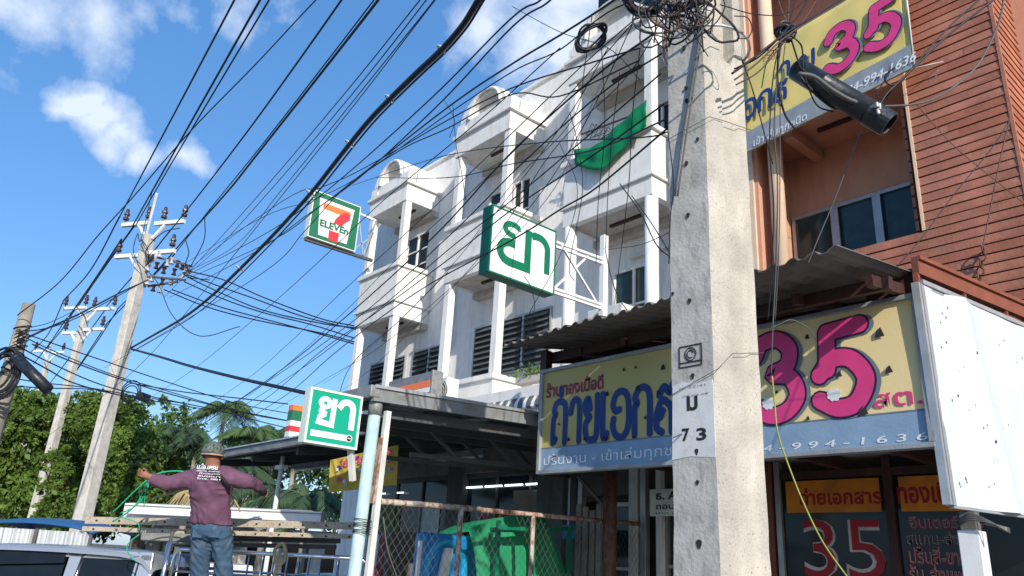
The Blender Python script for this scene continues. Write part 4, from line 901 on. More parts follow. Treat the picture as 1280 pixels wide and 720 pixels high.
for k in range(9): rnd_poster(-10.2 + k * .22, 2.05 + (k * 5 % 3) * .12, -10.07 + k * .22, 2.3 + (k * 7 % 4) * .05, ('maroon', 'pvc_blue', 'beam_tan', 'sev_green')[k % 4])
c = Vector((-13.3, 7.9, 2.1))
MB().prism([(c.x + .18 * math.cos(k * .35), c.z + .28 * math.sin(k * .35)) for k in range(18)], 1, 7.9, 7.91).build('oval_sticker', 'poster_white', st)

# box signs -----------------------------------------------------------
def box_sign(root, X, y0, y1, z0, z1, th, face_m, side_m, edge_m=None):
    B('cabinet', (X - th, y0, z0), (X - .004, y1, z1), side_m, root, .006)
    e = .02; fr = MB()
    for (a, b) in (((y0, z0), (y1, z0 + e)), ((y0, z1 - e), (y1, z1)), ((y0, z0 + e), (y0 + e, z1 - e)), ((y1 - e, z0 + e), (y1, z1 - e))): fr.box((X - .004, a[0], a[1]), (X + .012, b[0], b[1]))
    fr.build('frame', edge_m or side_m, root); B('face', (X - .003, y0 + e, z0 + e), (X + .006, y1 - e, z1 - e), face_m, root)
XF = X3
def letters_Y(mb, X, rise, r, y0, z0, w, h, paths, k=7, rounded=False):
    for p in paths: stroke_poly(mb, [(a * w, b * h) for a, b in p], r, Vector((X, y0, z0)), Y3, Z3, X3, rise, k, rounded)
def fat(mb, pts, X):   # polygon on the X plane given as (y, z)
    mb.add([(X, a, b) for a, b in pts], [tuple(range(len(pts)))])
def ribbon(mb, path, r, X, y0, z0, w, h):
    """constant width band with square ends, mitred"""
    P = [Vector((y0 + a * w, z0 + b * h, 0)) for a, b in path]; Lf, Rt = [], []
    for i, p in enumerate(P):
        d1 = (P[i] - P[i - 1]).normalized() if i else None; d2 = (P[i + 1] - P[i]).normalized() if i < len(P) - 1 else None
        d = ((d1 or d2) + (d2 or d1)).normalized(); c = max(.5, d.dot(d1 or d2)); q = Vector((-d.y, d.x, 0)) * (r / c); Lf.append(p + q); Rt.append(p - q)
    for i in range(len(P) - 1): mb.add([(X, Lf[i].x, Lf[i].y), (X, Lf[i + 1].x, Lf[i + 1].y), (X, Rt[i + 1].x, Rt[i + 1].y), (X, Rt[i].x, Rt[i].y)], [(0, 1, 2, 3)])
def arc(cx, cy, rx, ry, a0, a1, n=14): return [(cx + rx * math.cos(R_(a0 + (a1 - a0) * i / n)), cy + ry * math.sin(R_(a0 + (a1 - a0) * i / n))) for i in range(n + 1)]
# large pharmacy sign
XS = -6.2
yS0, yS1, zS0, zS1 = 4.885, 5.90, 4.88, 5.70
gs = thing('pharmacy_sign', 'large white box sign with green Thai lettering on a white truss bracket', 'sign', (XS, yS1, zS0))
box_sign(gs, XS, yS0, yS1, zS0, zS1, .16, 'sign_white', 'sign_green')
mb = MB(); X = XS + .009; w, h = yS1 - yS0, zS1 - zS0
ribbon(mb, [(.435, .80)] + arc(.32, .735, .115, .085, 40, 270, 10) + [(.36, .65)], .035, X, yS0, zS0, w, h)
ribbon(mb, [(.365, .535), (.28, .535)] + arc(.30, .39, .15, .145, 110, 268, 10) + [(.56, .245), (.56, .83)], .050, X + .001, yS0, zS0, w, h)
ribbon(mb, [(.61, .755), (.66, .785)] + arc(.72, .62, .145, .165, 100, 0, 10) + [(.865, .27)], .045, X + .002, yS0, zS0, w, h)
mb.build('lettering', 'sign_green', gs)
yP = 6.75
for (z, o_) in ((5.52, .0), (5.46, 0), (4.98, 0), (4.93, 0)): MB().bar((XS - .03, yS1, z + (.06 if z > 5.2 else -.0)), (XS - .03, yP, z + (.10 if z > 5.2 else .02)), .03, .03).build('bracket_bar', 'white_paint', gs)
MB().bar((XS - .02, yS1 + .1, 5.58), (XS - .02, yP - .1, 5.0), .025).build('bracket_diagonal', 'white_paint', gs); MB().bar((XS - .04, yS1 + .05, 5.0), (XS - .04, yP - .25, 5.58), .025).build('bracket_diagonal', 'white_paint', gs)
B('mast', (XS - .07, yP, 3.4), (XS + .01, yP + .08, 5.95), 'white_paint', gs, .004)
# seven eleven sign
X7 = -16.0; y0, y1, z0, z1 = 7.13, 8.42, 8.93, 10.15
sv = thing('store_box_sign', 'square convenience store box sign with red 7 and green border high on the corner', 'sign', (X7, y1, z0))
box_sign(sv, X7, y0, y1, z0, z1, .22, 'sev_green', 'sign_edge', 'sign_white'); w, h = y1 - y0, z1 - z0
mb = MB(); X = X7 + .009; fat(mb, [(y0 + a * w, z0 + b * h) for a, b in ((.13, .88), (.87, .88), (.80, .10), (.20, .10))], X); mb.build('white_field', 'sign_white', sv)
mb = MB(); fat(mb, [(y0 + a * w, z0 + b * h) for a, b in ((.22, .80), (.80, .80), (.80, .68), (.55, .665), (.22, .675))], X + .004); mb.build('seven_bar', 'sev_orange', sv)
mb = MB(); fat(mb, [(y0 + a * w, z0 + b * h) for a, b in ((.80, .745), (.80, .62), (.70, .52), (.66, .44), (.47, .44), (.50, .54), (.57, .65), (.64, .72), (.70, .755))], X + .007); mb.build('seven_curve', 'sev_red', sv)
mb = MB(); fat(mb, [(y0 + a * w, z0 + b * h) for a, b in ((.40, .27), (.62, .27), (.61, .06), (.41, .06))], X + .006); mb.build('seven_foot', 'sev_red', sv)
text('ELEVEn', (X, y0 + .20 * w, z0 + .29 * h), Y3, Z3, .60 * w, .15 * h, 'sev_green', sv, X3, .04, rise=.006)
MB().bar((X7 - .1, y0, z0 - .05), (X7 - .1, 8.98, z0 - .03), .07, .07).build('support_beam', 'steel_dark', sv)
for (a, b) in (((y1, z1 - .1), (8.7, z0)), ((8.7, z0), (8.95, z1 - .2)), ((y1, z0 + .1), (8.8, z0 + .5))): MB().bar((X7 - .1, a[0], a[1]), (X7 - .1, b[0], b[1]), .035).build('bracket_bar', 'galv', sv)
MB().bar((X7 - .12, y1, z1 - .12), (X7 - .12, 8.95, z1 - .15), .05).build('bracket_bar', 'sign_white', sv)
# small pharmacy sign
X = -6.05; yA, yB, zA, zB = 2.945, 3.455, 2.735, 3.205
ss = thing('small_pharmacy_sign', 'small square green box sign with white Thai lettering beside the blue post', 'sign', (X, yA, zA))
box_sign(ss, X, yA, yB, zA, zB, .10, 'sign_teal', 'sign_edge', 'sign_edge'); w, h = yB - yA, zB - zA; mb = MB(); XX = X + .009
ribbon(mb, arc(.30, .755, .085, .075, -60, 300, 12), .022, XX, yA, zA, w, h)
ribbon(mb, [(.26, .69), (.24, .60), (.34, .55)], .022, XX + .0005, yA, zA, w, h); ribbon(mb, [(.33, .565), (.235, .50), (.215, .40), (.46, .375), (.47, .86)], .024, XX + .001, yA, zA, w, h)
ribbon(mb, [(.56, .70)] + arc(.71, .72, .125, .115, 170, 0, 10) + [(.835, .34)], .028, XX + .002, yA, zA, w, h)
mb.build('lettering', 'sign_white', ss); mb = MB(); fat(mb, [(yA + a * w, zA + b * h) for a, b in ((.10, .13), (.83, .13), (.83, .24), (.10, .24))], XX); mb.build('underline_bar', 'sign_white', ss)
c = Vector((XX + .003, yA + .82 * w, zA + .185 * h)); o = MB().add([c + Y3 * .032 * math.cos(k * .4) + Z3 * .032 * math.sin(k * .4) for k in range(16)], [tuple(range(16))]).build('round_logo', 'sign_white', ss)
MB().add([c + X3 * .003 + Y3 * .024 * math.cos(k * .4) + Z3 * .024 * math.sin(k * .4) for k in range(16)], [tuple(range(16))]).build('logo_ring', 'plastic_black', o); text('mom', c + Vector((.006, -.018, -.006)), Y3, Z3, .036, .013, 'sign_white', o, X3, .02, rise=0)
MB().bar((X - .06, yB - .03, zA + .05), (X - .10, yB + .06, zA - .25), .045).build('support_arm', 'pvc_white', ss)
# orange and white light box on the canopy, and the far striped one
Dy = 7.75; a, b = onY(484, 497, Dy), onY(540, 468, Dy)
lb = thing('light_box', 'long white light box with an orange stripe lying on the canopy roof', 'sign', a); x0, x1, zt = a.x, b.x, onY(540, 464, Dy).z; zb_ = zt - .42
B('cabinet', (x0, Dy, zb_), (x1, Dy + .2, zt), 'gutter', lb, .01); B('orange_stripe', (x0, Dy - .012, zb_ + .14), (x1 - .03, Dy - .002, zb_ + .26), 'sev_orange', lb); B('white_stripe', (x0, Dy - .01, zb_ + .04), (x1 - .03, Dy - .002, zb_ + .135), 'sign_white', lb); B('end_cap', (x1, Dy - .02, zb_ - .02), (x1 + .05, Dy + .22, zt + .02), 'gutter', lb, .01)
X = -15.2; ft = thing('striped_light_box', 'small light box with orange, green and red stripes behind the small green sign', 'sign', onX(372, 530, X)); ya, yb2 = onX(363, 530, X).y, onX(382, 530, X).y
zz = [onX(370, q, X).z for q in (547, 540, 533, 526, 513, 506)]
for i, m in enumerate(('sign_white', 'sev_red', 'sign_white', 'sev_green', 'sev_orange')): B('stripe', (X - .2, ya, zz[i] + .002), (X, yb2 + .5, zz[i + 1]), m, ft)
MB().bar((X - .1, yb2 + .1, 3.5), (X - .1, yb2 + .1, zz[0]), .08).build('stand', 'galv', ft)
# small yellow promotional banner under the near canopy
X = -9.0; a, b = dep(413, 612, 9.0), dep(496, 560, 9.0); pb = thing('promo_banner', 'small yellow promotional banner with blue flowers hung under the canopy', 'banner', a)
tl, tr3, br3, bl3 = dep(413, 575, 9.0), dep(498, 556, 9.0), dep(496, 606, 9.0), dep(410, 616, 9.0)
def grid(c, nx, ny, amp, nrm): 
    mb = MB(); 
    for i in range(nx + 1):
        for j in range(ny + 1): q = c[0].lerp(c[1], i / nx).lerp(c[3].lerp(c[2], i / nx), j / ny); mb.v.append(q + nrm * amp * mnoise.noise(Vector((i * .7, j * .6, 5))))
    for i in range(nx):
        for j in range(ny): k = i * (ny + 1) + j; mb.f.append((k, k + 1, k + ny + 2, k + ny + 1))
    return mb
ub = (tr3 - tl).normalized(); vb = (tl - bl3).normalized(); nb = ub.cross(vb).normalized(); nb = nb if nb.dot(CAM - tl) > 0 else -nb
grid((tl, tr3, br3, bl3), 12, 8, .02, nb).build('sheet', 'banner_small', pb, smooth=True)
rnd = random.Random(8)
for k in range(26):
    c = bl3 + ub * rnd.uniform(.05, .75) + vb * rnd.uniform(.05, .38); mb = MB(); r = rnd.uniform(.02, .045); mb.add([c + nb * .022 + ub * r * math.cos(q * .785) * (1 if q % 2 else .5) + vb * r * math.sin(q * .785) * (1 if q % 2 else .5) for q in range(8)], [tuple(range(8))]); mb.build('flower_print', ('pvc_blue', 'navy', 'magenta', 'poster_white', 'sev_red')[k % 5], pb)
text('โปรโมชั่น', bl3 + ub * .12 + vb * .27, ub, vb, .42, .10, 'magenta', pb, nb, .02, rise=.025)

# ================================================================== FENCE AND THINGS BEHIND IT
fe = thing('chain_link_fence', 'rusty framed chain link fence running back from the blue post', 'fence', (-6.0, 3.7, .03)); XFc = -6.0
FY0, FY1, FY2 = 3.70, 5.86, 7.35
def zr(y): return 2.325 + .03 * (y - 3.7)
T('top_rail', [(XFc, FY0, zr(FY0)), (XFc, 4.85, zr(4.85))], .027, 'rusty_white', fe, 8); T('top_rail', [(XFc, 4.85, zr(4.85) - .006), (XFc, FY2, zr(FY2) - .03)], .024, 'rust', fe, 8)
T('fence_post', [(XFc, FY0, .03), (XFc, FY0, zr(FY0))], .032, 'rusty_white', fe, 8); T('fence_post', [(XFc, 4.62, .03), (XFc, 4.62, zr(4.62))], .026, 'rusty_white', fe, 8)
T('fence_post', [(XFc, 5.55, .03), (XFc, 5.55, zr(5.55))], .024, 'rusty_white', fe, 8); T('fence_post', [(XFc, FY2, .03), (XFc, FY2, zr(FY2))], .024, 'rust_brown', fe, 8); T('bottom_rail', [(XFc, FY0, .15), (XFc, FY2, .15)], .02, 'rust', fe, 8)
mb = MB(); pz = .075
def zig(y0, y1):
    for sgn in (1, -1):
        n = int((y1 - y0 + 2.3) / pz)
        for k in range(n):
            ys = (y0 - 2.3 + k * pz) if sgn > 0 else (y0 + k * pz); a = Vector((XFc + .004 * sgn, ys, .15)); L_ = 2.18; b = a + Vector((0, sgn * L_ * .72, L_))
            # clip to the bay
            def cl(t): return a.lerp(b, t)
            t0, t1 = 0, 1; dy = b.y - a.y
            for lim, s in ((y0, -1), (y1, 1)):
                ta = (lim - a.y) / dy
                if (a.y - lim) * s > 0: t0 = max(t0, ta)
                if (b.y - lim) * s > 0: t1 = min(t1, ta)
            if t1 - t0 > .01: mb.tube([cl(t0), cl((t0 + t1) / 2) + Vector((.01, 0, 0)), cl(t1)], .0015, 3, cap=False)
zig(FY0 + .03, 4.60); zig(4.64, 5.53); zig(5.57, FY2)
o = mb.build('wire_mesh', 'wire', fe); o['kind'] = 'stuff'
T('loose_wire', smooth_path([(XFc + .02, 3.76, 2.2), (XFc + .03, 3.85, 1.9), (XFc + .03, 4.1, 1.5), (XFc + .02, 4.3, 1.2)], 5), .007, 'wire', fe, 4)

def arch_cab(label, c, w, d, h, m, m2, name='water_dispenser'):
    r = thing(name, label, 'cabinet', (c[0], c[1], .03), None); x, y = c
    B('body', (x - d, y, .03), (x, y + w, h), m, r, .05)
    mb = MB(); ring = [(y + w / 2 + w * .36 * math.cos(R_(a)), h - .36 + .28 * math.sin(R_(a))) for a in range(0, 181, 12)]
    path = [(y + w / 2 + w * .36, h - 1.2)] + ring + [(y + w / 2 - w * .36, h - 1.2)]
    Pp = [Vector((x + .004, a, b)) for a, b in path]; MB().tube(Pp, .035, 6).build('arch_band', m2, r)
    return r
c1 = arch_cab('blue plastic cabinet with a lighter arch behind the fence', (-6.75, 4.72), .66, .14, 2.14, 'plastic_blue', 'plastic_lblue')
MB().prism([(4.92, 1.62), (5.05, 1.62), (5.10, 2.0), (5.0, 2.0)], 0, -6.735, -6.70).build('white_label', 'poster_white', c1); B('edge_strip', (-6.76, 4.69, 1.5), (-6.74, 4.73, 2.05), 'poster_white', c1)
def dome(label, x, y, r_, h, m, name='plastic_tank'):
    t = thing(name, label, 'tank', (x, y, .03)); pts, rr = [], []
    for k, (z, q) in enumerate(((.03, .92), (.2, 1), (h * .35, .98), (h * .36, 1.02), (h * .40, 1.02), (h * .41, .98), (h * .78, .96), (h * .86, .88), (h * .94, .66), (h * .99, .3), (h, .12))): pts.append((x, y, z)); rr.append(r_ * q)
    MB().tube(pts, rr, 22).build('tank_body', m, t, smooth=True); T('lid', [(x, y, h - .01), (x, y, h + .05)], r_ * .2, m, t, 14); return t
dome('round shouldered blue water tank behind the fence between cabinet and green cover', -7.1, 5.62, .36, 2.10, 'plastic_blue')
gt = thing('covered_rack', 'rack draped with bright green translucent sheeting behind the fence', 'covered rack', (-7, 6.2, .03))
mb = MB(); X0_ = -6.42; ya, yb_ = 5.26, 6.55
nx, nz = 26, 16
for i in range(nx + 1):
    for j in range(nz + 1):
        t = i / nx; s = j / nz; topz = 2.18 + .22 * math.sin(min(1, t * 1.7) * math.pi * .5) - (.3 * max(0, t - .86) / .14)
        mb.v.append(Vector((X0_ + .022 * math.sin(i * 1.3) * (1 - s) + .012 * math.sin(i * .6 + j * .4) - .25 * s ** 6, ya + (yb_ - ya) * t, .2 + (topz - .2) * s)))
for i in range(nx):
    for j in range(nz): k = i * (nz + 1) + j; mb.f.append((k, k + nz + 1, k + nz + 2, k + 1))
n0 = len(mb.v)
for i in range(nx + 1): q = mb.v[i * (nz + 1) + nz]; mb.v.append(q + Vector((-.7, 0, -.06)))
for i in range(nx): mb.f.append((i * (nz + 1) + nz, (i + 1) * (nz + 1) + nz, n0 + i + 1, n0 + i))
mb.build('sheeting', 'tarp_green', gt, smooth=True)
for y in (5.4, 5.9, 6.45): MB().bar((X0_ + .045, y, .03), (X0_ + .06, y, 2.3), .04).build('frame_upright', 'sign_green', gt)
MB().bar((X0_ + .05, 5.32, 2.2), (X0_ + .07, 6.5, 2.3), .05).build('frame_rail', 'sign_green', gt)

# vending machine at the end of the load
vm = thing('vending_machine', 'red and grey striped drink machine behind the steel rails', 'vending machine', dep(436, 700, 9.9)); a = dep(424, 720, 9.9); b = dep(452, 668, 9.9)
x0, x1, y = a.x, a.x + .55, a.y + .2
B('body', (x0, y, .03), (x1 + .2, y + .5, 2.2), 'drab', vm, .02)
for k in range(5): B('panel_stripe', (x0 + .05 + k * .14, y - .012, .9), (x0 + .12 + k * .14, y - .002, 2.15), ('machine_red', 'poster_white')[k % 2], vm)
c = Vector((x0 + .5, y - .02, 1.65)); T('ring_mark', circle(c, .12, X3, Z3, 18), .02, 'sev_red', vm, 5)

# ================================================================== PICKUP, ITS LOAD AND THE MAN
UR = Vector((.66, .75, 0)).normalized(); UA = Vector((-.75, .66, 0)).normalized()       # along the truck, and across it away from us
TD = 8.5
t0 = dep(180, 700, TD); t0.z = 0                                                        # back corner of the cab, near side
trk = thing('pickup_truck', 'silver pickup truck with chrome rails round its bed', 'pickup truck', t0, None, math.atan2(UR.y, UR.x))
def tw(x, y, z): return t0 + UR * x + UA * y + Vector((0, 0, z))
def tbox(name, a, b, m, par, bev=.01):
    mb = MB(); P = [tw(*q) for q in ((a[0], a[1], a[2]), (b[0], a[1], a[2]), (b[0], b[1], a[2]), (a[0], b[1], a[2]), (a[0], a[1], b[2]), (b[0], a[1], b[2]), (b[0], b[1], b[2]), (a[0], b[1], b[2]))]
    mb.add(P, [(0, 3, 2, 1), (4, 5, 6, 7), (0, 1, 5, 4), (1, 2, 6, 5), (2, 3, 7, 6), (3, 0, 4, 7)]); return mb.build(name, m, par, bevel=bev)
def tpoly(name, pts, y0, y1, m, par, bev=0, smooth=False):
    mb = MB(); n = len(pts); mb.add([tw(x, y0(z) if callable(y0) else y0, z) for x, z in pts] + [tw(x, y1(z) if callable(y1) else y1, z) for x, z in pts], [tuple(range(n)), tuple(range(2 * n - 1, n - 1, -1))] + [(i, i + n, (i + 1) % n + n, (i + 1) % n) for i in range(n)])
    return mb.build(name, m, par, bevel=bev, smooth=smooth)
# cab greenhouse with tumblehome, roof crowned; x negative goes forward
lean = lambda z: .0 if z < 1.02 else (z - 1.02) * .26
body = [(.10, .45), (.10, 1.02), (-.02, 1.06), (-3.55, 1.0), (-4.35, .86), (-4.45, .45)]
tpoly('body', body, 0, 1.72, 'car_silver', trk, .03)
# pillars and roof built as a shell: roof, pillars, glass set back
roofz = 1.79
mb = MB(); nn = 18; prof = []
for i in range(nn + 1):
    x = .06 - 2.35 * i / nn; z = roofz - .035 * ((i / nn - .45) / .55) ** 2
    if i < 3: z -= (.16, .055, .012)[i]
    if i > nn - 3: z -= (.10, .04)[nn - i] if nn - i < 2 else .01
    prof.append((x, z))
cr = (( -.0, -.065), (.03, -.035), (.09, -.014), (.22, .0), (.55, .012), (.86, .018), (1.17, .012), (1.50, 0), (1.63, -.014), (1.69, -.035), (1.72, -.065))
off0 = lean(1.70)
for (x, z) in prof:
    for (c_, dz) in cr: mb.v.append(tw(x, off0 - .05 + c_ * (1.72 - 2 * off0 + .10) / 1.72, z + dz))
m_ = len(cr)
for i in range(nn):
    for j in range(m_ - 1): mb.f.append((i * m_ + j, (i + 1) * m_ + j, (i + 1) * m_ + j + 1, i * m_ + j + 1))
mb.build('roof', 'car_silver', trk, smooth=True)
zr1 = roofz - .06
for side in (0, 1):
    yy = (lambda z: lean(z) + .004) if side == 0 else (lambda z: 1.716 - lean(z)); y2 = (lambda z: lean(z) + .05) if side == 0 else (lambda z: 1.67 - lean(z))
    tpoly('rear_pillar', [(.10, 1.02), (.06, 1.45), (.0, 1.755), (-.12, 1.755), (-.17, 1.655), (-.15, 1.02)], yy, y2, 'car_silver', trk, .01)
    tpoly('middle_pillar', [(-.76, 1.02), (-.78, 1.755), (-.93, 1.755), (-.90, 1.02)], yy, y2, 'car_silver', trk, .008)
    tpoly('front_pillar', [(-2.75, 1.02), (-2.18, 1.735), (-2.10, 1.735), (-2.62, 1.02)], yy, y2, 'car_silver', trk, .008)
    tpoly('drip_rail', [(.02, zr1 - .045), (.0, zr1 + .05), (-2.2, zr1 + .03), (-2.25, zr1 - .06)], yy, y2, 'car_silver', trk, .01)
    yg = (lambda z: lean(z) + .022) if side == 0 else (lambda z: 1.698 - lean(z)); yg2 = (lambda z: lean(z) + .03) if side == 0 else (lambda z: 1.69 - lean(z))
    tpoly('quarter_window', [(-.13, 1.05), (-.15, 1.655), (-.20, 1.705), (-.72, 1.725), (-.77, 1.675), (-.78, 1.05)], yg, yg2, 'glass_dark', trk)
    tpoly('door_window', [(-.93, 1.05), (-.96, 1.715), (-2.12, 1.695), (-2.6, 1.05)], yg, yg2, 'glass_dark', trk)
    if side == 0:
        ys = lambda z: lean(z) + .0; ys2 = lambda z: lean(z) - .02
        tpoly('wind_deflector', [(-.95, 1.615), (-.97, 1.720), (-2.14, 1.710), (-2.35, 1.40), (-2.10, 1.53)], ys, ys2, 'glass_dark', trk)
        tpoly('door_seam', [(-.835, .6), (-.845, 1.735), (-.855, 1.735), (-.845, .6)], lambda z: lean(z) + .0025, lambda z: lean(z) + .02, 'plastic_black', trk)
        tpoly('window_seal', [(-.10, 1.03), (-.12, 1.675), (-.18, 1.730), (-.74, 1.745), (-.79, 1.705), (-.80, 1.03), (-.785, 1.03), (-.775, 1.685), (-.73, 1.730), (-.19, 1.715), (-.14, 1.665), (-.12, 1.03)], lambda z: lean(z) + .0015, lambda z: lean(z) + .02, 'plastic_black', trk)
tpoly('rear_glass', [(.04, 1.08), (.0, 1.62), (-.01, 1.62), (.03, 1.08)], .2, 1.52, 'glass_dark', trk)
tpoly('windscreen', [(-2.72, 1.05), (-2.16, 1.66), (-2.15, 1.65), (-2.70, 1.04)], .1, 1.62, 'glass_dark', trk)
tbox('bed', (.16, .02, .5), (2.45, 1.70, 1.14), 'car_silver', trk, .03); tbox('bed_liner', (.22, .10, 1.141), (2.38, 1.62, 1.15), 'plastic_black', trk)
for x in (1.35, -3.25):
    for y in (.0, 1.55): w_ = MB().tube([tw(x, y - .02, .36), tw(x, y + .19, .36)], .36, 22).build('wheel', 'tyre', trk, smooth=False); MB().tube([tw(x, y - .03, .36), tw(x, y - .021, .36)], .2, 14).build('rim', 'chrome', w_)
tbox('tail_lamp', (2.40, -.005, .75), (2.46, .12, 1.05), 'sev_red', trk); tbox('headlight', (-4.42, -.005, .68), (-4.2, .2, .84), 'glass_blue', trk); tbox('side_mirror', (-2.35, -.2, 1.08), (-2.2, -.02, 1.28), 'car_silver', trk, .02)
# chrome rail cage round the bed
cage = MB()
def tt(name, pts, r, m='chrome', par=trk, n=8): return MB().tube([tw(*p) for p in pts], r, n).build(name, m, par, smooth=True)
for y in (.06, 1.66):
    tt('top_rail', [(.30, y, 1.15), (.30, y, 1.77), (.36, y, 1.83), (2.38, y, 1.85), (2.44, y, 1.8), (2.44, y, 1.15)], .024); tt('middle_rail', [(.30, y, 1.60), (2.44, y, 1.60)], .017); tt('low_rail', [(.30, y, 1.38), (2.44, y, 1.38)], .017)
    for x in (.36, .62, .95, 1.28, 1.56, 1.80, 2.12): tt('upright', [(x, y, 1.15), (x, y, 1.83)], .013)
tt('head_board', [(.22, .06, 1.15), (.22, .06, 1.88), (.22, 1.66, 1.88), (.22, 1.66, 1.15)], .033); tt('head_board_bar', [(.22, .06, 1.62), (.22, 1.66, 1.62)], .02)
for y in (.4, .8, 1.2): tt('head_board_bar', [(.22, y, 1.15), (.22, y, 1.88)], .02)
# load: rusty punched rails and long white boxes lying across head board and a rear bar
def lp_(px, py, d): return dep(px, py, d)
for k, (a, b, h, w, lab, m) in enumerate((
    ((108, 650.5), (452, 658), .072, .05, 'rusty punched steel angle rail, upper one of the load on the pickup', 'old_steel'),
    ((104, 661), (452, 671.5), .045, .05, 'second steel rail just below the punched rusty rail', 'old_steel'))):
    A, Bq = lp_(*a, 8.95 - .03 * k), lp_(*b, 8.8 - .03 * k); r = thing('steel_rail', lab, 'steel rail', (A + Bq) / 2)
    MB().bar(A, Bq, w, h).build('web', m, r); MB().bar(A + Z3 * (h / 2) + UA * .03, Bq + Z3 * (h / 2) + UA * .03, .08, .012).build('flange', m, r)
    dd = (Bq - A)
    for j in range(12): q = A + dd * ((j + .5) / 12) - UA * (w / 2 + .002); MB().tube([q, q - UA * .003], .013, 8).build('punched_hole', 'hole', r)
for k, (a, b, h, lab) in enumerate((((160, 636), (404, 647), .12, 'topmost long white gutter box of the load'), ((158, 644), (402, 655), .07, 'lower white gutter box lying on the rusty rail'), ((166, 631), (392, 641), .04, 'thin white profile behind the topmost gutter box'))):
    d_ = 9.25 + .25 * k; A, Bq = lp_(*a, d_), lp_(*b, d_ - .1); r = thing('white_profile', lab, 'white profile', (A + Bq) / 2); MB().bar(A, Bq, .20, h).build('channel', 'load_white', r, bevel=.006); MB().bar(A - UA * .105 + Z3 * h * .30, Bq - UA * .105 + Z3 * h * .30, .008, .012).build('lip', 'gutter', r)
ld2 = thing('dark_bar', 'dark square steel bar lying under the rails behind the man', 'steel bar', dep(300, 680, 9.2)); MB().bar(dep(205, 679, 9.3), dep(420, 684, 9.2), .05, .05).build('bar', 'steel_dark', ld2); MB().bar(dep(205, 671.5, 9.6), dep(425, 676, 9.5), .06, .06).build('bar', 'steel_dark', ld2)
gp = thing('grey_panel', 'grey board under the rails behind the cab', 'panel', dep(210, 668, 9.4)); MB().bar(dep(178, 669, 9.4), dep(240, 671, 9.4), .05, .13).build('board', 'gutter', gp)
# ropes
rg = thing('green_rope', 'bright green rope held in the left hand and tied over the load', 'rope', dep(185, 600, 8.4))
for pts, r in (([(187, 597), (180, 612), (172, 628), (160, 640), (141, 652)], .009), ([(186, 599), (177, 606), (160, 622), (148, 634), (141, 640)], .008), ([(187, 599), (183, 615), (170, 632), (150, 642)], .007), ([(186, 600), (181, 622), (180, 634)], .006), ([(190, 595), (205, 590), (225, 589), (236, 592)], .009), ([(174, 668), (160, 680), (160, 690), (170, 702)], .007), ([(188, 597), (178, 605), (174, 618), (178, 628)], .006), ([(152, 646), (172, 654), (174, 664)], .006)):
    T('strand', smooth_path([dep(x, y, 8.35) for x, y in pts], 5), r, 'rope_green', rg, 6)
rt = thing('tan_rope', 'tan rope looped over the chrome rail right of the man', 'rope', dep(350, 700, 8.4))
T('strand', smooth_path([dep(x, y, 8.42) for x, y in ((342, 722), (346, 705), (343, 690), (348, 682), (354, 680), (357, 688), (356, 700), (349, 706), (345, 702), (350, 690))], 5), .02, 'rope_tan', rt, 6)
T('strand', smooth_path([dep(x, y, 8.42) for x, y in ((192, 622), (215, 617), (240, 610), (262, 612), (285, 615), (297, 632), (300, 640))], 5), .010, 'rope_tan', rt, 5)
rd = thing('red_hook', 'dark hook with red end hanging behind the head board', 'hook', dep(213, 690, 8.8)); T('stem', [dep(216, 664, 8.8), dep(213, 676, 8.8), dep(211, 690, 8.8)], .02, 'steel_dark', rd, 6); T('red_end', [dep(207, 694, 8.8), dep(211, 690, 8.8), dep(214, 693, 8.8)], .03, 'machine_red', rd, 6)

# the man -------------------------------------------------------------
MD = 8.28; mc = dep(262, 640, MD)
mz0 = 1.16; man = thing('person', 'man in a purple long sleeved shirt and jeans standing on the truck with arms spread', 'person', (mc.x, mc.y, mz0))
def mp(px, py, away=0.0): p = dep(px, py, MD); return p + UA * away
def skin_obj(name, verts, edges, radii, m, parent, root=0, sub=2):
    me = bpy.data.meshes.new(name); inv = base_of(parent).inverted(); me.from_pydata([tuple(inv @ Vector(v)) for v in verts], edges, []); ob = bpy.data.objects.new(name, me); COL.objects.link(ob)
    sk = ob.modifiers.new('skin', 'SKIN'); sk.use_smooth_shade = True
    for i, r in enumerate(radii):
        rr = r if isinstance(r, tuple) else (r, r); me.skin_vertices[0].data[i].radius = rr; me.skin_vertices[0].data[i].use_root = (i == root)
    sb = ob.modifiers.new('sub', 'SUBSURF'); sb.levels = sub; sb.render_levels = sub
    dg = bpy.context.evaluated_depsgraph_get(); m2 = bpy.data.meshes.new_from_object(ob.evaluated_get(dg)); bpy.data.objects.remove(ob)
    m2.materials.clear(); m2.materials.append(MATS[m]); m2.polygons.foreach_set('use_smooth', [True] * len(m2.polygons)); o = bpy.data.objects.new(name, m2); COL.objects.link(o); o.parent = parent; return o
V_, E_, Rr = [], [], []
def J(p, r, prev=None): V_.append(p); Rr.append(r); i = len(V_) - 1; (prev is not None) and E_.append((prev, i)); return i
zf = mz0
pel = J(mp(264, 660, .0), .095); sp1 = J(mp(263, 640, .0), .10, pel); sp2 = J(mp(263, 618, -.02), .10, sp1); ch = J(mp(263, 600, -.01), .12, sp2); nk = J(mp(264, 584, .03), .062, ch); hd0 = J(mp(264, 575, .05), .085, nk); hd = J(mp(264, 566, .06), .092, hd0); ht = J(mp(264, 558, .05), .07, hd)
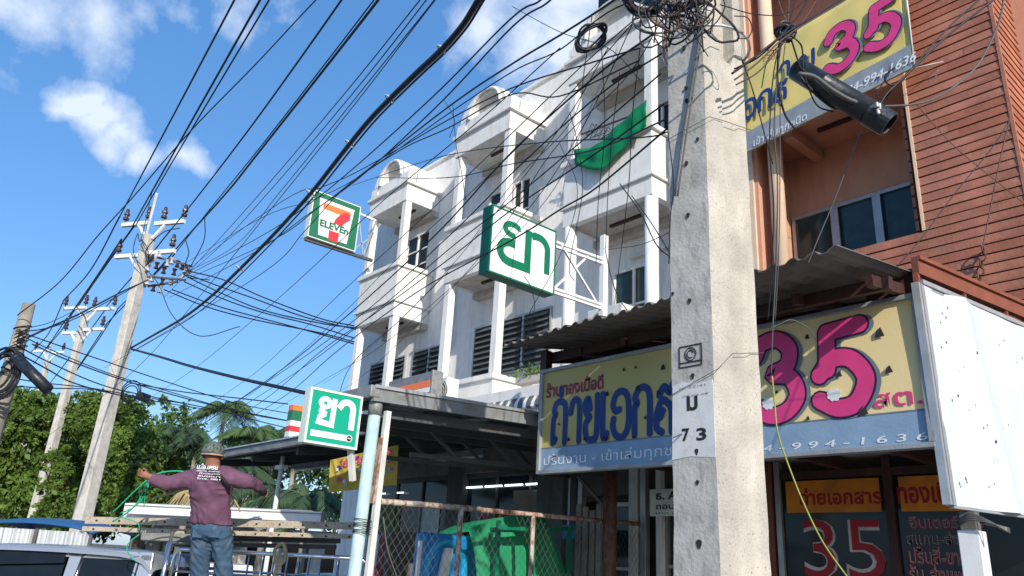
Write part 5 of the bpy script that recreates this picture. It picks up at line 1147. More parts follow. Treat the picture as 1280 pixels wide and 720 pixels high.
def arm(sh, el, wr, hand_dir, fist):
    s_ = J(sh, .07, ch); e_ = J(el, .05, s_); w_ = J(wr, .032, e_); pm = J(wr + hand_dir * .055, (.040, .026), w_); up = Vector((0, 0, 1)); sd = hand_dir.cross(up).normalized()
    for k in range(4):
        q = wr + hand_dir * (.10 - .004 * abs(k - 1)) + up * (.030 - .020 * k); a1 = J(q, .011, pm); a2 = J(q + hand_dir * .03 - sd * .02 * fist, .010, a1); J(q + hand_dir * .02 - sd * .055 * fist - up * .004, .009, a2)
    t1 = J(wr + hand_dir * .05 + up * .045 - sd * .012 * fist, .012, pm); J(wr + hand_dir * .085 + up * .052 - sd * .035 * fist, .010, t1)
    return w_
arm(mp(241, 596, .0), mp(213, 602, -.06), mp(195, 598, -.16), (mp(186, 594, -.20) - mp(195, 598, -.16)).normalized(), 1)
arm(mp(287, 594, .0), mp(308, 599, .05), mp(316, 607, .28), (mp(316, 614, .40) - mp(316, 607, .28)).normalized(), -1)
for (hx, kx, fx) in ((253, 250, 249), (276, 279, 281)):
    h_ = J(mp(hx, 672, .0), .075, pel); k_ = J(mp(kx, 706, -.0), .055, h_); q = mp(fx, 740, .03); q.z = mz0 + .09; a_ = J(q, .042, k_); t_ = q + UA * .10; t_.z = mz0 + .035; J(t_, .04, a_)
skin_obj('body', V_, E_, Rr, 'skin', man, 0, 2)
# ears, nose and brow so the head reads from the side too
for sx in (-1, 1): c = mp(264, 569, .06) + UR * sx * .098; MB().tube([c - Z3 * .03, c, c + Z3 * .03], [.012, .02, .012], 8).build('ear', 'skin', man, smooth=True)
c = mp(264, 570, .06) + UA * .10; MB().tube([c + Z3 * .03, c + UA * .03 - Z3 * .015], [.009, .017], 8).build('nose', 'skin', man, smooth=True)
for sx in (-1, 1): e = mp(264, 566, .06) + UA * .09 + UR * sx * .034; MB().tube([e, e + UA * .008], .011, 8).build('eye', 'letter_white', man, smooth=True)
MB().tube([c - Z3 * .055 - UR * .025 - UA * .01, c - Z3 * .058 - UA * .004, c - Z3 * .055 + UR * .025 - UA * .01], .006, 6).build('mouth', 'maroon', man, smooth=True)
# shirt and jeans: lofts fused into one cloth surface each
def loft(mb, levels, n=22):
    k = len(mb.v)
    for (c, rx, ry) in levels:
        for j in range(n): a = 2 * math.pi * j / n; mb.v.append(c + UR * rx * math.cos(a) + UA * ry * math.sin(a))
    for i in range(len(levels) - 1):
        for j in range(n): mb.f.append((k + i * n + j, k + i * n + (j + 1) % n, k + (i + 1) * n + (j + 1) % n, k + (i + 1) * n + j))
    mb.f.append(tuple(k + j for j in range(n))[::-1]); mb.f.append(tuple(k + (len(levels) - 1) * n + j for j in range(n)))
def fuse(mb, name, m, voxel, amp, fx):
    me = mb.mesh(name, m, True, base_of(man).inverted()); ob = bpy.data.objects.new(name, me); COL.objects.link(ob)
    rm = ob.modifiers.new('r', 'REMESH'); rm.mode = 'VOXEL'; rm.voxel_size = voxel; rm.use_smooth_shade = True; sm = ob.modifiers.new('s', 'SMOOTH'); sm.factor = .6; sm.iterations = 4
    dg = bpy.context.evaluated_depsgraph_get(); m2 = bpy.data.meshes.new_from_object(ob.evaluated_get(dg)); bpy.data.objects.remove(ob)
    for p_ in m2.vertices:
        q = p_.co.copy(); p_.co = q + p_.normal * amp * fx(q)
    m2.materials.clear(); m2.materials.append(MATS[m]); m2.polygons.foreach_set('use_smooth', [True] * len(m2.polygons)); o = bpy.data.objects.new(name, m2); COL.objects.link(o); o.parent = man; return o
def folds(fr, k):
    def f(q):
        w = mnoise.noise(Vector((q.x * 3 + k, q.y * 3, q.z * 3))) * 2.2
        a = 1 - abs(mnoise.noise(Vector((q.x * 6 + w, q.y * 4, q.z * fr + q.x * 7 + w)))) * 3.2
        return max(-1, a) + .5 * mnoise.noise(q * 22)
    return f
mb = MB(); loft(mb, [(mp(x, y, a), rx, ry) for x, y, a, rx, ry in ((264, 656, 0, .226, .168), (264, 648, 0, .220, .164), (263.5, 636, 0, .206, .148), (263, 620, -.01, .218, .150), (263.5, 606, -.01, .242, .155), (264, 597, .0, .245, .135), (264, 591, .01, .20, .11), (264, 586.5, .025, .115, .085), (264, 583.5, .03, .078, .070))])
for pts in (((252, 598, 0, .125), (243, 598, 0, .112), (229, 601.5, -.03, .088), (213, 604.5, -.06, .076), (203, 602, -.11, .064), (195, 598.5, -.16, .056)), ((276, 597, 0, .125), (285, 597, 0, .112), (298, 599.5, .02, .086), (308, 601.5, .05, .074), (313, 604, .15, .062), (316, 607, .26, .056))):
    mb.tube(smooth_path([mp(x, y, a) for x, y, a, r in pts], 3), [pts[min(i // 3, len(pts) - 1)][3] + ((pts[min(i // 3 + 1, len(pts) - 1)][3] - pts[min(i // 3, len(pts) - 1)][3]) * (i % 3) / 3) for i in range(3 * (len(pts) - 1) + 1)], 16)
fuse(mb, 'shirt', 'shirt', .014, .009, folds(9, 0))
mb = MB(); loft(mb, [(mp(x, y, a), rx, ry) for x, y, a, rx, ry in ((264.5, 646, 0, .175, .118), (264.5, 654, 0, .195, .138), (264.5, 662, -.01, .218, .165), (264.5, 671, -.01, .220, .160), (264.5, 676, 0, .20, .12))])
for pts in (((253.5, 668, 0, .122, .145), (252, 682, 0, .112, .130), (250.5, 698, -.01, .100, .112), (250, 712, -.01, .094, .104), (249, 728, .0, .088, .096), (249, 743, .02, .082, .092)), ((276.5, 668, 0, .122, .145), (278, 682, 0, .112, .130), (279, 698, -.01, .100, .112), (280, 712, -.01, .094, .104), (281, 728, .0, .088, .096), (281, 743, .02, .082, .092))):
    loft(mb, [(mp(x, y, a), rx, ry) for x, y, a, rx, ry in pts])
fuse(mb, 'jeans', 'jeans', .014, .008, folds(11, 3))
for sx in (-1, 1): c = mp(264.5 + sx * 11, 666, -.150); g_ = MB().bar(c + Z3 * .055, c - Z3 * .055, .10, .008, up=UA).build('pocket', 'jeans', man, bevel=.004)
for (x, y) in ((249, 742), (281, 742)):
    q = mp(x, y, .0); q.z = mz0; MB().tube([q - UA * .06 + Z3 * .045, q + UA * .03 + Z3 * .05, q + UA * .14 + Z3 * .035, q + UA * .21 + Z3 * .03], [.045, .05, .045, .028], 10).build('shoe', 'plastic_black', man, smooth=True)
# cap, band, strap, glove, printed lines
c = mp(264, 566, .055); mb = MB(); mb.tube([c + Z3 * h - UA * .01 for h in (-.02, .01, .05, .085, .11, .125)], [.112, .117, .112, .092, .055, .012], 18); cap = mb.build('cap', 'cap', man, smooth=True)
for p_ in cap.data.vertices: p_.co += p_.normal * .008 * mnoise.noise(p_.co * 30)
T('cap_band', circle(c - Z3 * .02, .116, UR, UA, 22), .010, 'cap_band', cap, 6)
mb = MB(); mb.bar(c - Z3 * .02 - UA * .16, c - Z3 * .005 - UA * .05, .13, .012); 
MB().tube([mp(262, 585, -.085), mp(276, 592, -.155), mp(285, 600, -.165), mp(292, 612, -.12)], .020, 6).build('shoulder_strap', 'strap', man, smooth=True)
w = mp(316, 607.5, .30); MB().tube([mp(314, 605, .22), w, mp(316.5, 612, .36)], [.05, .05, .045], 10).build('glove', 'glove', man, smooth=True)
def shirt_text(body, px, py, wd, hg, bold=0): text(body, mp(px, py, -.185), UR, Z3, wd, hg, 'letter_white', man, -UA, bold, rise=.0)
shirt_text('บ.โอ.เครน', 254, 588.5, .22, .055, .03)
for k, (a, wd) in enumerate(((254, .24), (257, .22), (255, .24), (254, .25))): shirt_text(('บริการ ขนย้าย', 'ทั่วประเทศ', 'รับเหมา', 'โทร. 081')[k], a, 591.5 + 3.2 * k, wd, .017, .02)

# ================================================================== VEHICLES AND CLUTTER BEHIND THE TRUCK
sg = thing('roofed_truck', 'small passenger truck with blue roof and silvery side curtain behind the pickup', 'vehicle', dep(50, 690, 13)); q0 = dep(-30, 690, 13); 
def sw(x, y, z): return Vector((q0.x, q0.y, 0)) + UR * x + UA * y + Z3 * z
def sbox(nm, a, b, m, r=sg, bev=.02):
    mb = MB(); P = [sw(*q) for q in ((a[0], a[1], a[2]), (b[0], a[1], a[2]), (b[0], b[1], a[2]), (a[0], b[1], a[2]), (a[0], a[1], b[2]), (b[0], a[1], b[2]), (b[0], b[1], b[2]), (a[0], b[1], b[2]))]
    mb.add(P, [(0, 3, 2, 1), (4, 5, 6, 7), (0, 1, 5, 4), (1, 2, 6, 5), (2, 3, 7, 6), (3, 0, 4, 7)]); return mb.build(nm, m, r, bevel=bev)
mb = MB(); n = 8
for i in range(13):
    for j in range(n + 1): mb.v.append(sw(-.2 + 2.1 * i / 12, 1.6 * j / n, 2.0 + .12 * math.sin(math.pi * i / 12) ** .6 + .10 * math.sin(math.pi * j / n)))
for i in range(12):
    for j in range(n): k = i * (n + 1) + j; mb.f.append((k, k + n + 1, k + n + 2, k + 1))
o = mb.build('roof', 'blue_roof', sg, smooth=True); m_ = o.modifiers.new('t', 'SOLIDIFY'); m_.thickness = .03
mb = MB()
for i in range(61):
    x = .25 + 1.6 * i / 60; y = .06 + .05 * math.sin(i * 1.1) + .02 * math.sin(i * 2.3); mb.v += [sw(x, y + .04, 1.25), sw(x, y, 2.0)]
for i in range(60): mb.f.append((2 * i, 2 * i + 2, 2 * i + 3, 2 * i + 1))
mb.build('side_curtain', 'curtain', sg, smooth=True)
for x in (-.1, .9, 1.85):
    for y in (.05, 1.55): sbox('pillar', (x - .03, y - .03, .6), (x + .03, y + .03, 2.02), 'steel_dark')
sbox('bed', (-.2, 0, .5), (1.95, 1.6, 1.1), 'blue_roof'); sbox('cab', (-2.3, .05, .5), (-.25, 1.55, 1.75), 'blue_roof', bev=.12)
for x in (-1.6, 1.1):
    for y in (0, 1.4): MB().tube([sw(x, y, .3), sw(x, y + .18, .3)], .3, 16).build('wheel', 'tyre', sg)
def parked_car(label, px, d, m, L_=4.2, rot=None):
    c = dep(px, 700, d); c.z = 0; r = thing('parked_car', label, 'car', c, 'cars parked beyond the pickup'); u = (rot or X3).normalized(); v = Vector((-u.y, u.x, 0))
    W2 = lambda x, y, z: c + u * x + v * y + Z3 * z
    def pr2(nm, prof, y0, y1, m, ins=0):
        mb = MB(); n = len(prof); mb.add([W2(x, y0 + (ins if z > 1 else 0), z) for x, z in prof] + [W2(x, y1 - (ins if z > 1 else 0), z) for x, z in prof], [tuple(range(n)), tuple(range(2 * n - 1, n - 1, -1))] + [(i, i + n, (i + 1) % n + n, (i + 1) % n) for i in range(n)]); return mb.build(nm, m, r, bevel=.03)
    pr2('body', [(-L_ / 2, .3), (-L_ / 2, .75), (-L_ / 2 + .25, .95), (-.9, 1.02), (L_ / 2 - .3, 1.0), (L_ / 2, .8), (L_ / 2, .3)], 0, 1.7, m)
    pr2('roof', [(-.85, 1.01), (-.25, 1.46), (.1, 1.52), (1.1, 1.50), (1.75, 1.01)], .06, 1.64, m, .12)
    pr2('windows', [(-.70, 1.03), (-.22, 1.40), (.1, 1.45), (1.0, 1.43), (1.5, 1.03)], .045, 1.655, 'glass_dark', .12)
    for x in (-L_ / 2 + .8, L_ / 2 - .8):
        for y in (-.01, 1.53): MB().tube([W2(x, y, .32), W2(x, y + .18, .32)], .32, 16).build('wheel', 'tyre', r)
    return r
parked_car('white car farther down the street seen between the chrome rails', 235, 21, 'car_white', rot=Vector((.9, -.2, 0))); parked_car('white car with dark windows right of the man beyond the rails', 375, 15.5, 'car_white', rot=Vector((.8, .6, 0)))
parked_car('red car low behind the chrome rails near the drink machine', 408, 13.2, 'car_red', rot=Vector((.7, .7, 0)))
# low shop row far behind with a bright front
fb = thing('distant_shop', 'low pale shop with dark openings far behind the pickup bed', 'building', dep(300, 700, 34)); c = dep(300, 700, 34)
def fbx(nm, x0, x1, z0, z1, m, y0=0, y1=4): 
    P = lambda x, y, z: Vector((c.x, c.y, 0)) + UR * x + UA * y + Z3 * z; mb = MB(); mb.add([P(*q) for q in ((x0, y0, z0), (x1, y0, z0), (x1, y1, z0), (x0, y1, z0), (x0, y0, z1), (x1, y0, z1), (x1, y1, z1), (x0, y1, z1))], [(0, 3, 2, 1), (4, 5, 6, 7), (0, 1, 5, 4), (1, 2, 6, 5), (2, 3, 7, 6), (3, 0, 4, 7)]); return mb.build(nm, m, fb)
fbx('wall', -5, 7, 0, 2.7, 'stucco'); fbx('roof', -5.4, 7.4, 2.7, 2.85, 'roof_tin', -1.2, 4.2)
for k in range(7): fbx('opening', -4.7 + k * 1.65, -3.5 + k * 1.65, .1, 2.2, 'glass_dark', -.05, -.01)
for k in range(6): fbx('hoarding', -4.6 + k * 1.9, -3.9 + k * 1.9, 1.9, 2.35, ('poster_white', 'machine_red', 'poster_white', 'pvc_blue')[k % 4], -.12, -.06)

# ================================================================== TREES
def leafy(root, name, blobs, n, size, m, seed, elong=1.8, kind=None):
    r = random.Random(seed); mb = MB(); tot = sum(b[3] * b[4] * b[5] for b in blobs) ** .999
    for b in blobs:
        cnt = int(n * (b[3] * b[4] * b[5]) / tot)
        # clumps inside the blob make light and dark lumps
        cl = []
        for _ in range(max(6, cnt // 28)):
            while True:
                q = Vector((r.uniform(-1, 1), r.uniform(-1, 1), r.uniform(-1, 1)))
                if q.length < 1: break
            q = q.normalized() * (q.length ** .35); cl.append((q, r.uniform(.10, .24)))
        for _ in range(cnt):
            q, cr_ = r.choice(cl); o = Vector((r.gauss(0, 1), r.gauss(0, 1), r.gauss(0, 1))) * cr_ * .55; p = q + o
            w = Vector((b[0] + p.x * b[3], b[1] + p.y * b[4], b[2] + p.z * b[5]))
            d = (o.normalized() + Vector((0, 0, -.5)) + Vector((r.gauss(0, .5), r.gauss(0, .5), r.gauss(0, .5)))).normalized(); s = size * r.choice((.55, .8, 1.0, 1.2, 1.6)) * r.uniform(.8, 1.2); t = d.cross(Vector((r.gauss(0, 1), r.gauss(0, 1), r.gauss(0, 1)))).normalized() * s / elong * .5
            k = len(mb.v); mb.v += [w - d * s * .5, w + t, w + d * s * .5, w - t]; mb.f.append((k, k + 1, k + 2, k + 3))
    me = bpy.data.meshes.new(name); inv = base_of(root).inverted(); me.from_pydata([tuple(inv @ v) for v in mb.v], [], mb.f); me.update(); me.materials.append(MATS[m]); o = bpy.data.objects.new(name, me); COL.objects.link(o); o.parent = root
    if kind: o['kind'] = kind
    return o
def tree(label, px, d, blobs_px, n, size, m, seed, trunk='bark'):
    """blobs_px: list of (px, py, half width px, half height px, depth offset)"""
    c = dep(px, 700, d); root = thing('tree', label, 'tree', (c.x, c.y, 0), 'leafy trees down the street'); bl = []
    for (bx_, by_, rw, rh, od) in blobs_px:
        q = dep(bx_, by_, d + od); s = (d + od) / F_PX; bl.append((q.x, q.y, q.z, rw * s, rw * s * .9, rh * s))
    leafy(root, 'crown', bl, n, size, m, seed)
    top = bl[0]; pts = [Vector((c.x, c.y, 0)), Vector((c.x + .1, c.y, top[2] * .35)), Vector((top[0], top[1], top[2] * .85))]
    MB().tube(pts, [.22, .17, .06], 8).build('trunk', trunk, root, smooth=True)
    for b in bl: MB().tube([pts[1], Vector(((pts[1].x + b[0]) / 2, (pts[1].y + b[1]) / 2, b[2] * .7)), Vector(b[:3])], [.10, .06, .02], 6).build('limb', trunk, root, smooth=True)
    return root
tree('broad bright green tree at the left edge beside the far poles', 30, 32.0, [(30, 560, 70, 62, 0), (-10, 520, 62, 40, 0), (85, 545, 42, 46, .6), (55, 522, 40, 30, -.5), (20, 625, 85, 40, -.8), (-60, 580, 60, 80, 0)], 30000, .19, 'leaf', 21)
tree('rounder green tree between the two nearest far poles', 82, 24.0, [(74, 605, 16, 30, -1), (70, 640, 26, 22, -1), (58, 590, 20, 26, -.8)], 4200, .13, 'leaf', 24)
tree('dense green tree immediately right of the nearest far pole', 170, 27.5, [(165, 580, 40, 46, 0), (140, 530, 40, 36, 1.0), (172, 622, 42, 34, -.5), (110, 520, 36, 30, 1.5), (150, 615, 30, 30, 1), (205, 610, 28, 40, 1.5)], 22000, .14, 'leaf', 22)
tree('darker green tree rising behind, left of the palms', 185, 33, [(190, 530, 40, 36, 0), (150, 560, 50, 50, 1), (215, 570, 40, 60, 2), (100, 560, 60, 60, 3)], 9000, .20, 'leaf_b', 23)
tr = thing('reddish_shrub', 'twiggy shrub with reddish tips on the first tree', 'shrub', dep(74, 605, 23.2)); q = dep(74, 608, 23.2); leafy(tr, 'crown', [(q.x, q.y, q.z, .22, .2, .2)], 160, .13, 'fruit', 5); MB().tube([(q.x, q.y, 0), q], [.04, .01], 5).build('stem', 'bark', tr)
def palm(label, px, py, d, nf, L_, seed, m='palm', droop=1.0, lw=.055, group='palm trees behind the man'):
    r = random.Random(seed); top = dep(px, py, d); root = thing('palm_tree', label, 'palm', (top.x, top.y, 0), group)
    MB().tube([(top.x, top.y, 0), (top.x + .1, top.y, top.z * .5), top], [.16, .12, .09], 8).build('trunk', 'bark_pale', root, smooth=True)
    for f in range(nf):
        a = 2 * math.pi * f / nf + r.uniform(-.2, .2); el = r.uniform(.15, 1.25); dirh = Vector((math.cos(a), math.sin(a), 0)); mb = MB(); pts = []; L2 = L_ * r.uniform(.75, 1.1)
        for i in range(15):
            t = i / 14; pts.append(top + dirh * (L2 * (t * math.cos(el) + .25 * t * t)) + Z3 * (L2 * (t * math.sin(el) - droop * .95 * t * t)))
        mb.tube(pts, [.022 * (1 - .8 * i / 14) for i in range(15)], 4)
        sd = dirh.cross(Z3)
        for i in range(2, 45):
            t = i / 45; k = t * 14; j = min(int(k), 13); p = pts[j].lerp(pts[j + 1], k - j); ll = L_ * .30 * math.sin(math.pi * min(1, t * .9 + .12)) + .05; tg = (pts[j + 1] - pts[j]).normalized()
            for s in (-1, 1):
                e = p + sd * s * ll * .62 + tg * ll * .45 - Z3 * ll * r.uniform(.35, .75); mid = p.lerp(e, .5) + Z3 * ll * .1; w_ = tg * lw * .5
                k2 = len(mb.v); mb.v += [p - w_ * .6, mid - w_, e, mid + w_, p + w_ * .6]; mb.f.append((k2, k2 + 1, k2 + 3, k2 + 4)); mb.f.append((k2 + 1, k2 + 2, k2 + 3))
        mb.build('frond', m, root)
    return root
for k, (px, py, d, nf, L_, lab, m) in enumerate((
    (282, 512, 37, 17, 2.1, 'tallest feathery palm standing behind the man\'s head', 'palm'), (222, 548, 32, 17, 2.3, 'drooping palm left of the man above his arm', 'palm_dark'), (246, 560, 29, 15, 2.0, 'shorter palm directly behind the man\'s left shoulder', 'palm_dark'),
    (318, 548, 35, 16, 2.1, 'palm between the tall palm and the canopy edge', 'palm'), (345, 545, 38, 15, 2.2, 'palm just left of the small green sign', 'palm'), (300, 580, 30, 14, 2.0, 'low palm behind the man\'s right arm', 'palm_dark'), (370, 560, 36, 14, 2.2, 'palm behind the small green sign', 'palm_dark'), (205, 590, 30, 13, 1.8, 'low dark palm beside the bright tree', 'palm_dark'), (262, 600, 31, 14, 2.2, 'low palm hidden behind the man', 'palm_dark'), (335, 620, 26, 14, 2.2, 'palm growing under the edge of the far canopy', 'palm_dark'), (385, 625, 24, 13, 2.0, 'palm seen through the store post gap under the canopy', 'palm_dark'))):
    palm(lab, px, py, d, nf, L_, 40 + k, m, 1.0)
hb = thing('hedge', 'deep green hedge mass behind the palms and trees', 'hedge', dep(230, 700, 40)); bl = []
for (bx_, by_, rw, rh) in ((120, 610, 110, 60), (220, 610, 80, 66), (300, 600, 70, 60), (370, 600, 70, 60), (20, 620, 110, 60), (440, 620, 60, 50)):
    q = dep(bx_, by_, 41); s = 41 / F_PX; bl.append((q.x, q.y, q.z, rw * s, rw * s * .5, rh * s))
leafy(hb, 'foliage', bl, 26000, .26, 'leaf_b', 77); mb = MB()
for b in bl: mb.tube([(b[0], b[1], 0), (b[0], b[1], b[2])], [.2, .08], 6)
mb.build('stems', 'bark', hb)
dr = thing('dry_fronds', 'bundle of dry tan palm fronds hanging left of the man', 'dry fronds', dep(240, 620, 12)); r = random.Random(4); mb = MB()
for k in range(46): a = dep(236 + r.uniform(-2, 5), 610 + r.uniform(-3, 3), 12); b = dep(205 + r.uniform(0, 38), 636 + r.uniform(-6, 8), 12 + r.uniform(-.3, .3)); mb.tube([a, a.lerp(b, .5) + Z3 * .05, b], [.014, .014, .004], 4)
mb.build('stalks', 'dry', dr)

# ================================================================== CABLES
G1 = 'power and telephone cables strung along the street'
CN = {}
def cable(pts, d0, d1, px_w, m='cable', label='{} black cable from the left among those fanning down over the house fronts', group=G1, name='cable', n=5, ds=None):
    """pts are places the cable passes, d0 and d1 its distances at the two ends; distances in between follow a straight span"""
    if '{}' in label: k_ = CN.get(label, 0); CN[label] = k_ + 1; label = label.format(ORD[k_])
    P = [Vector((x, y, 0)) for x, y in pts]; Ls = [0]
    for a, b in zip(P, P[1:]): Ls.append(Ls[-1] + (b - a).length)
    Q = []
    for i, p in enumerate(P):
        t = Ls[i] / Ls[-1]; d = 1 / ((1 - t) / d0 + t / d1) if ds is None else ds[i]; Q.append(dep(p.x, p.y, d))
    # straighten in space: subdivide with smooth interpolation
    S_ = smooth_path(Q, 8); dm = [((q - CAM).dot(-Vector((cam.matrix_world[0][2], cam.matrix_world[1][2], cam.matrix_world[2][2])))) for q in S_]
    rr = max(.003, px_w * (2 / (1 / d0 + 1 / d1)) / F_PX / 2 * (.72 if d1 > 2.5 * d0 else .9)); base = S_[0]
    mb = MB().tube(S_, rr, n); o = mb.build(name, m, None, smooth=True, loc=base); tag(o, label, 'cable', group if group else None)
    return o
def nearY(px, py, Y=2.62):
    p = onY(px, py, Y); return (p - CAM).dot(Vector((-.7211, .6054, .3405)))
def nearZ(px, py, z=10.0):
    p = onZ(px, py, z); return (p - CAM).dot(Vector((-.7211, .6054, .3405)))
hv = '{} high voltage wire from the left between the top edge and the nearest far pole'; GH = 'high voltage wires along the street'
# high voltage wires: near end high above us, far end on insulators, running on to the next poles
for pts, w in (([(325, -65), (293, 0), (150, 270)], 2.6), ([(352, -40), (323, 4), (166, 282)], 3.0), ([(362, -40), (334, 4), (214, 205), (169, 283)], 2.2), ([(452, -40), (427, 0), (320, 150), (250, 242), (214, 287)], 2.6), ([(500, -40), (473, 0), (320, 195), (284, 240), (237, 292)], 3.4), ([(495, -40), (466, 2), (330, 178), (262, 262), (218, 318)], 1.8)):
    cable(pts, nearZ(*pts[0]), 22.0, w, 'cable', hv, GH)
for pts, w in (([(150, 270), (113, 338), (79, 376)], 1.9), ([(168, 282), (128, 338), (98, 382)], 2.4), ([(152, 299), (118, 350), (86, 396)], 2.2), ([(213, 288), (175, 335), (133, 383)], 1.8), ([(236, 293), (190, 345), (147, 386)], 1.8), ([(218, 318), (175, 362), (134, 404)], 1.8)):
    cable(pts, 22.0, 29.5, w, 'cable', '{} insulator wire from the left between the two nearest far poles', GH)
for pts in ([(79, 377), (60, 418), (39, 440)], [(97, 382), (75, 415), (51, 443)], [(84, 397), (60, 432), (42, 455)], [(134, 384), (100, 430), (62, 480)], [(147, 387), (118, 432), (80, 485)], [(134, 404), (104, 450), (70, 500)]):
    cable(pts, 29.5, 40, 1.4, 'cable', '{} thin insulator wire from the left beyond the second far pole', GH)
cable([(430, -30), (395, 0), (320, 80), (240, 162), (172, 240), (140, 275), (118, 300), (75, 352), (22, 394)], nearZ(430, -30, 9), 13.2, 1.8, 'cable', 'slightly wavy wire running down to the weathered pole', None)
# the thick taped bundle and its drop
tb_ = [(625, -45), (598, 0), (578, 32), (552, 62), (520, 92), (487, 124), (462, 150), (437, 180), (412, 212), (388, 242), (345, 290), (300, 336), (262, 372), (228, 398), (190, 420), (162, 436)]
dN = nearY(598, 0)
cable(tb_, dN * .97, 21.5, 8.0, 'cable', 'thick taped cable bundle sweeping across the sky', None, 'cable_bundle', 8)
cable([(x + 5, y + 3) for x, y in tb_], dN * .98, 21.5, 3.0, 'cable', 'lesser cable lashed beneath the thick taped bundle', None, 'lashed_cable', 6)
cbt = thing('cable_tie', 'pale ties wrapped round the thick taped bundle', 'cable tie', dep(487, 124, 7))
for (x, y) in ((552, 44), (488, 122), (437, 182), (390, 240), (300, 337)):
    t = 0; i = min(range(len(tb_)), key=lambda k: (tb_[k][0] - x) ** 2 + (tb_[k][1] - y) ** 2); P2 = [Vector((a, b, 0)) for a, b in tb_]; l = sum((P2[k + 1] - P2[k]).length for k in range(i)); lt_ = sum((P2[k + 1] - P2[k]).length for k in range(len(tb_) - 1)); t = l / lt_
    d = 1 / ((1 - t) / (dN * .97) + t / 21.5); c = dep(tb_[i][0], tb_[i][1], d); T('tie', circle(c, 6.2 * d / F_PX, (dep(tb_[i][0] + 4, tb_[i][1] + 3, d) - c).normalized(), UA, 10), .008, 'cable_white', cbt, 4)
cable([(160, 435), (200, 446), (240, 458), (300, 473), (350, 484), (386, 492)], 21.5, 10.5, 4.5, 'cable', 'thick black drop cable from the nearest far pole to the small green sign', None)
# street spans seen left of the white houses
along = [
 ([(560, -45), (525, 0), (430, 118), (325, 242), (250, 325), (205, 372)], 1.7), ([(566, -45), (533, 0), (440, 118), (336, 240), (262, 320), (212, 358)], 1.7), ([(575, -45), (543, 0), (445, 122), (350, 240), (290, 310), (222, 345)], 1.7), ([(580, -45), (541, 4), (447, 126), (356, 240), (250, 370), (160, 470), (60, 545)], 1.4),
 ([(720, -45), (676, 0), (638, 24), (540, 122), (440, 212), (385, 256), (318, 300), (222, 350)], 2.4), ([(730, -45), (686, 2), (640, 34), (545, 134), (447, 224), (385, 268), (310, 320), (212, 372)], 2.4),
 ([(830, -45), (762, 4), (700, 44), (640, 80), (560, 134), (452, 218), (400, 258), (330, 306), (225, 352)], 2.8), ([(900, -30), (770, 10), (700, 62), (640, 90), (555, 146), (470, 206), (430, 232), (385, 252), (320, 276), (230, 330)], 2.0),
 ([(800, 60), (740, 78), (640, 110), (560, 150), (500, 185), (440, 218), (400, 235), (340, 260), (222, 346)], 2.0), ([(800, 75), (700, 120), (640, 118), (560, 160), (500, 188), (430, 236), (380, 290), (330, 340), (215, 410), (130, 460)], 1.8),
 ([(820, 40), (745, 95), (640, 190), (540, 298), (430, 398), (337, 473), (230, 545), (150, 590)], 2.4), ([(835, 62), (750, 118), (652, 205), (556, 300), (446, 398), (345, 470), (250, 532)], 2.0), ([(826, 92), (770, 140), (640, 250), (563, 310), (463, 395), (378, 460), (300, 510), (220, 560)], 1.8),
 ([(810, 10), (730, 80), (628, 178), (520, 280), (420, 372), (360, 430), (300, 480), (210, 540)], 1.4), ([(790, 30), (700, 130), (600, 230), (500, 320), (420, 400), (330, 480), (240, 548)], 1.3),
 ([(830, 130), (740, 195), (640, 262), (553, 330), (463, 396), (400, 440), (330, 500), (250, 552)], 2.0), ([(835, 160), (745, 235), (700, 262), (640, 300), (520, 366), (420, 440), (360, 492), (300, 530)], 2.4),
 ([(830, 20), (780, 100), (690, 190), (607, 313), (507, 420), (440, 480), (398, 500)], 1.3), ([(760, 60), (700, 160), (600, 290), (520, 380), (440, 455), (404, 480)], 1.2),
 ([(800, 10), (728, 160), (660, 262), (580, 345), (470, 437), (400, 478), (290, 545)], 1.2), ([(700, 60), (600, 150), (480, 250), (390, 335), (320, 397), (230, 470), (150, 520)], 1.4)]
for pts, w in sorted(along, key=lambda q: q[0][0][0] - .8 * q[0][0][1]):
    d0 = nearY(max(pts[0][0], 560), pts[0][1]) if pts[0][0] < 790 else 4.0 + (pts[0][1] > 60) * .3
    far_ = 21.5 if pts[-1][0] < 260 else 19
    cable(pts, max(3.9, min(d0, 7.5)), far_, w)
# spans from the spool rack to the corner of the houses
cor = '{} cable from the top between the spool rack and the white house corner'; GC = 'cables from the spool rack to the house corner'
for pts in ([(234, 343), (280, 360), (320, 374), (380, 396), (446, 412)], [(236, 347), (280, 368), (330, 388), (400, 404), (446, 410)], [(230, 352), (280, 374), (330, 391), (390, 406), (447, 424)], [(215, 362), (270, 382), (320, 396), (380, 412), (450, 432)], [(205, 362), (260, 384), (320, 400), (400, 416), (452, 430)], [(232, 338), (280, 350), (330, 372), (400, 398), (446, 408)]):
    cable(pts, 21.6, 19.5, 1.8, 'cable', cor, GC)
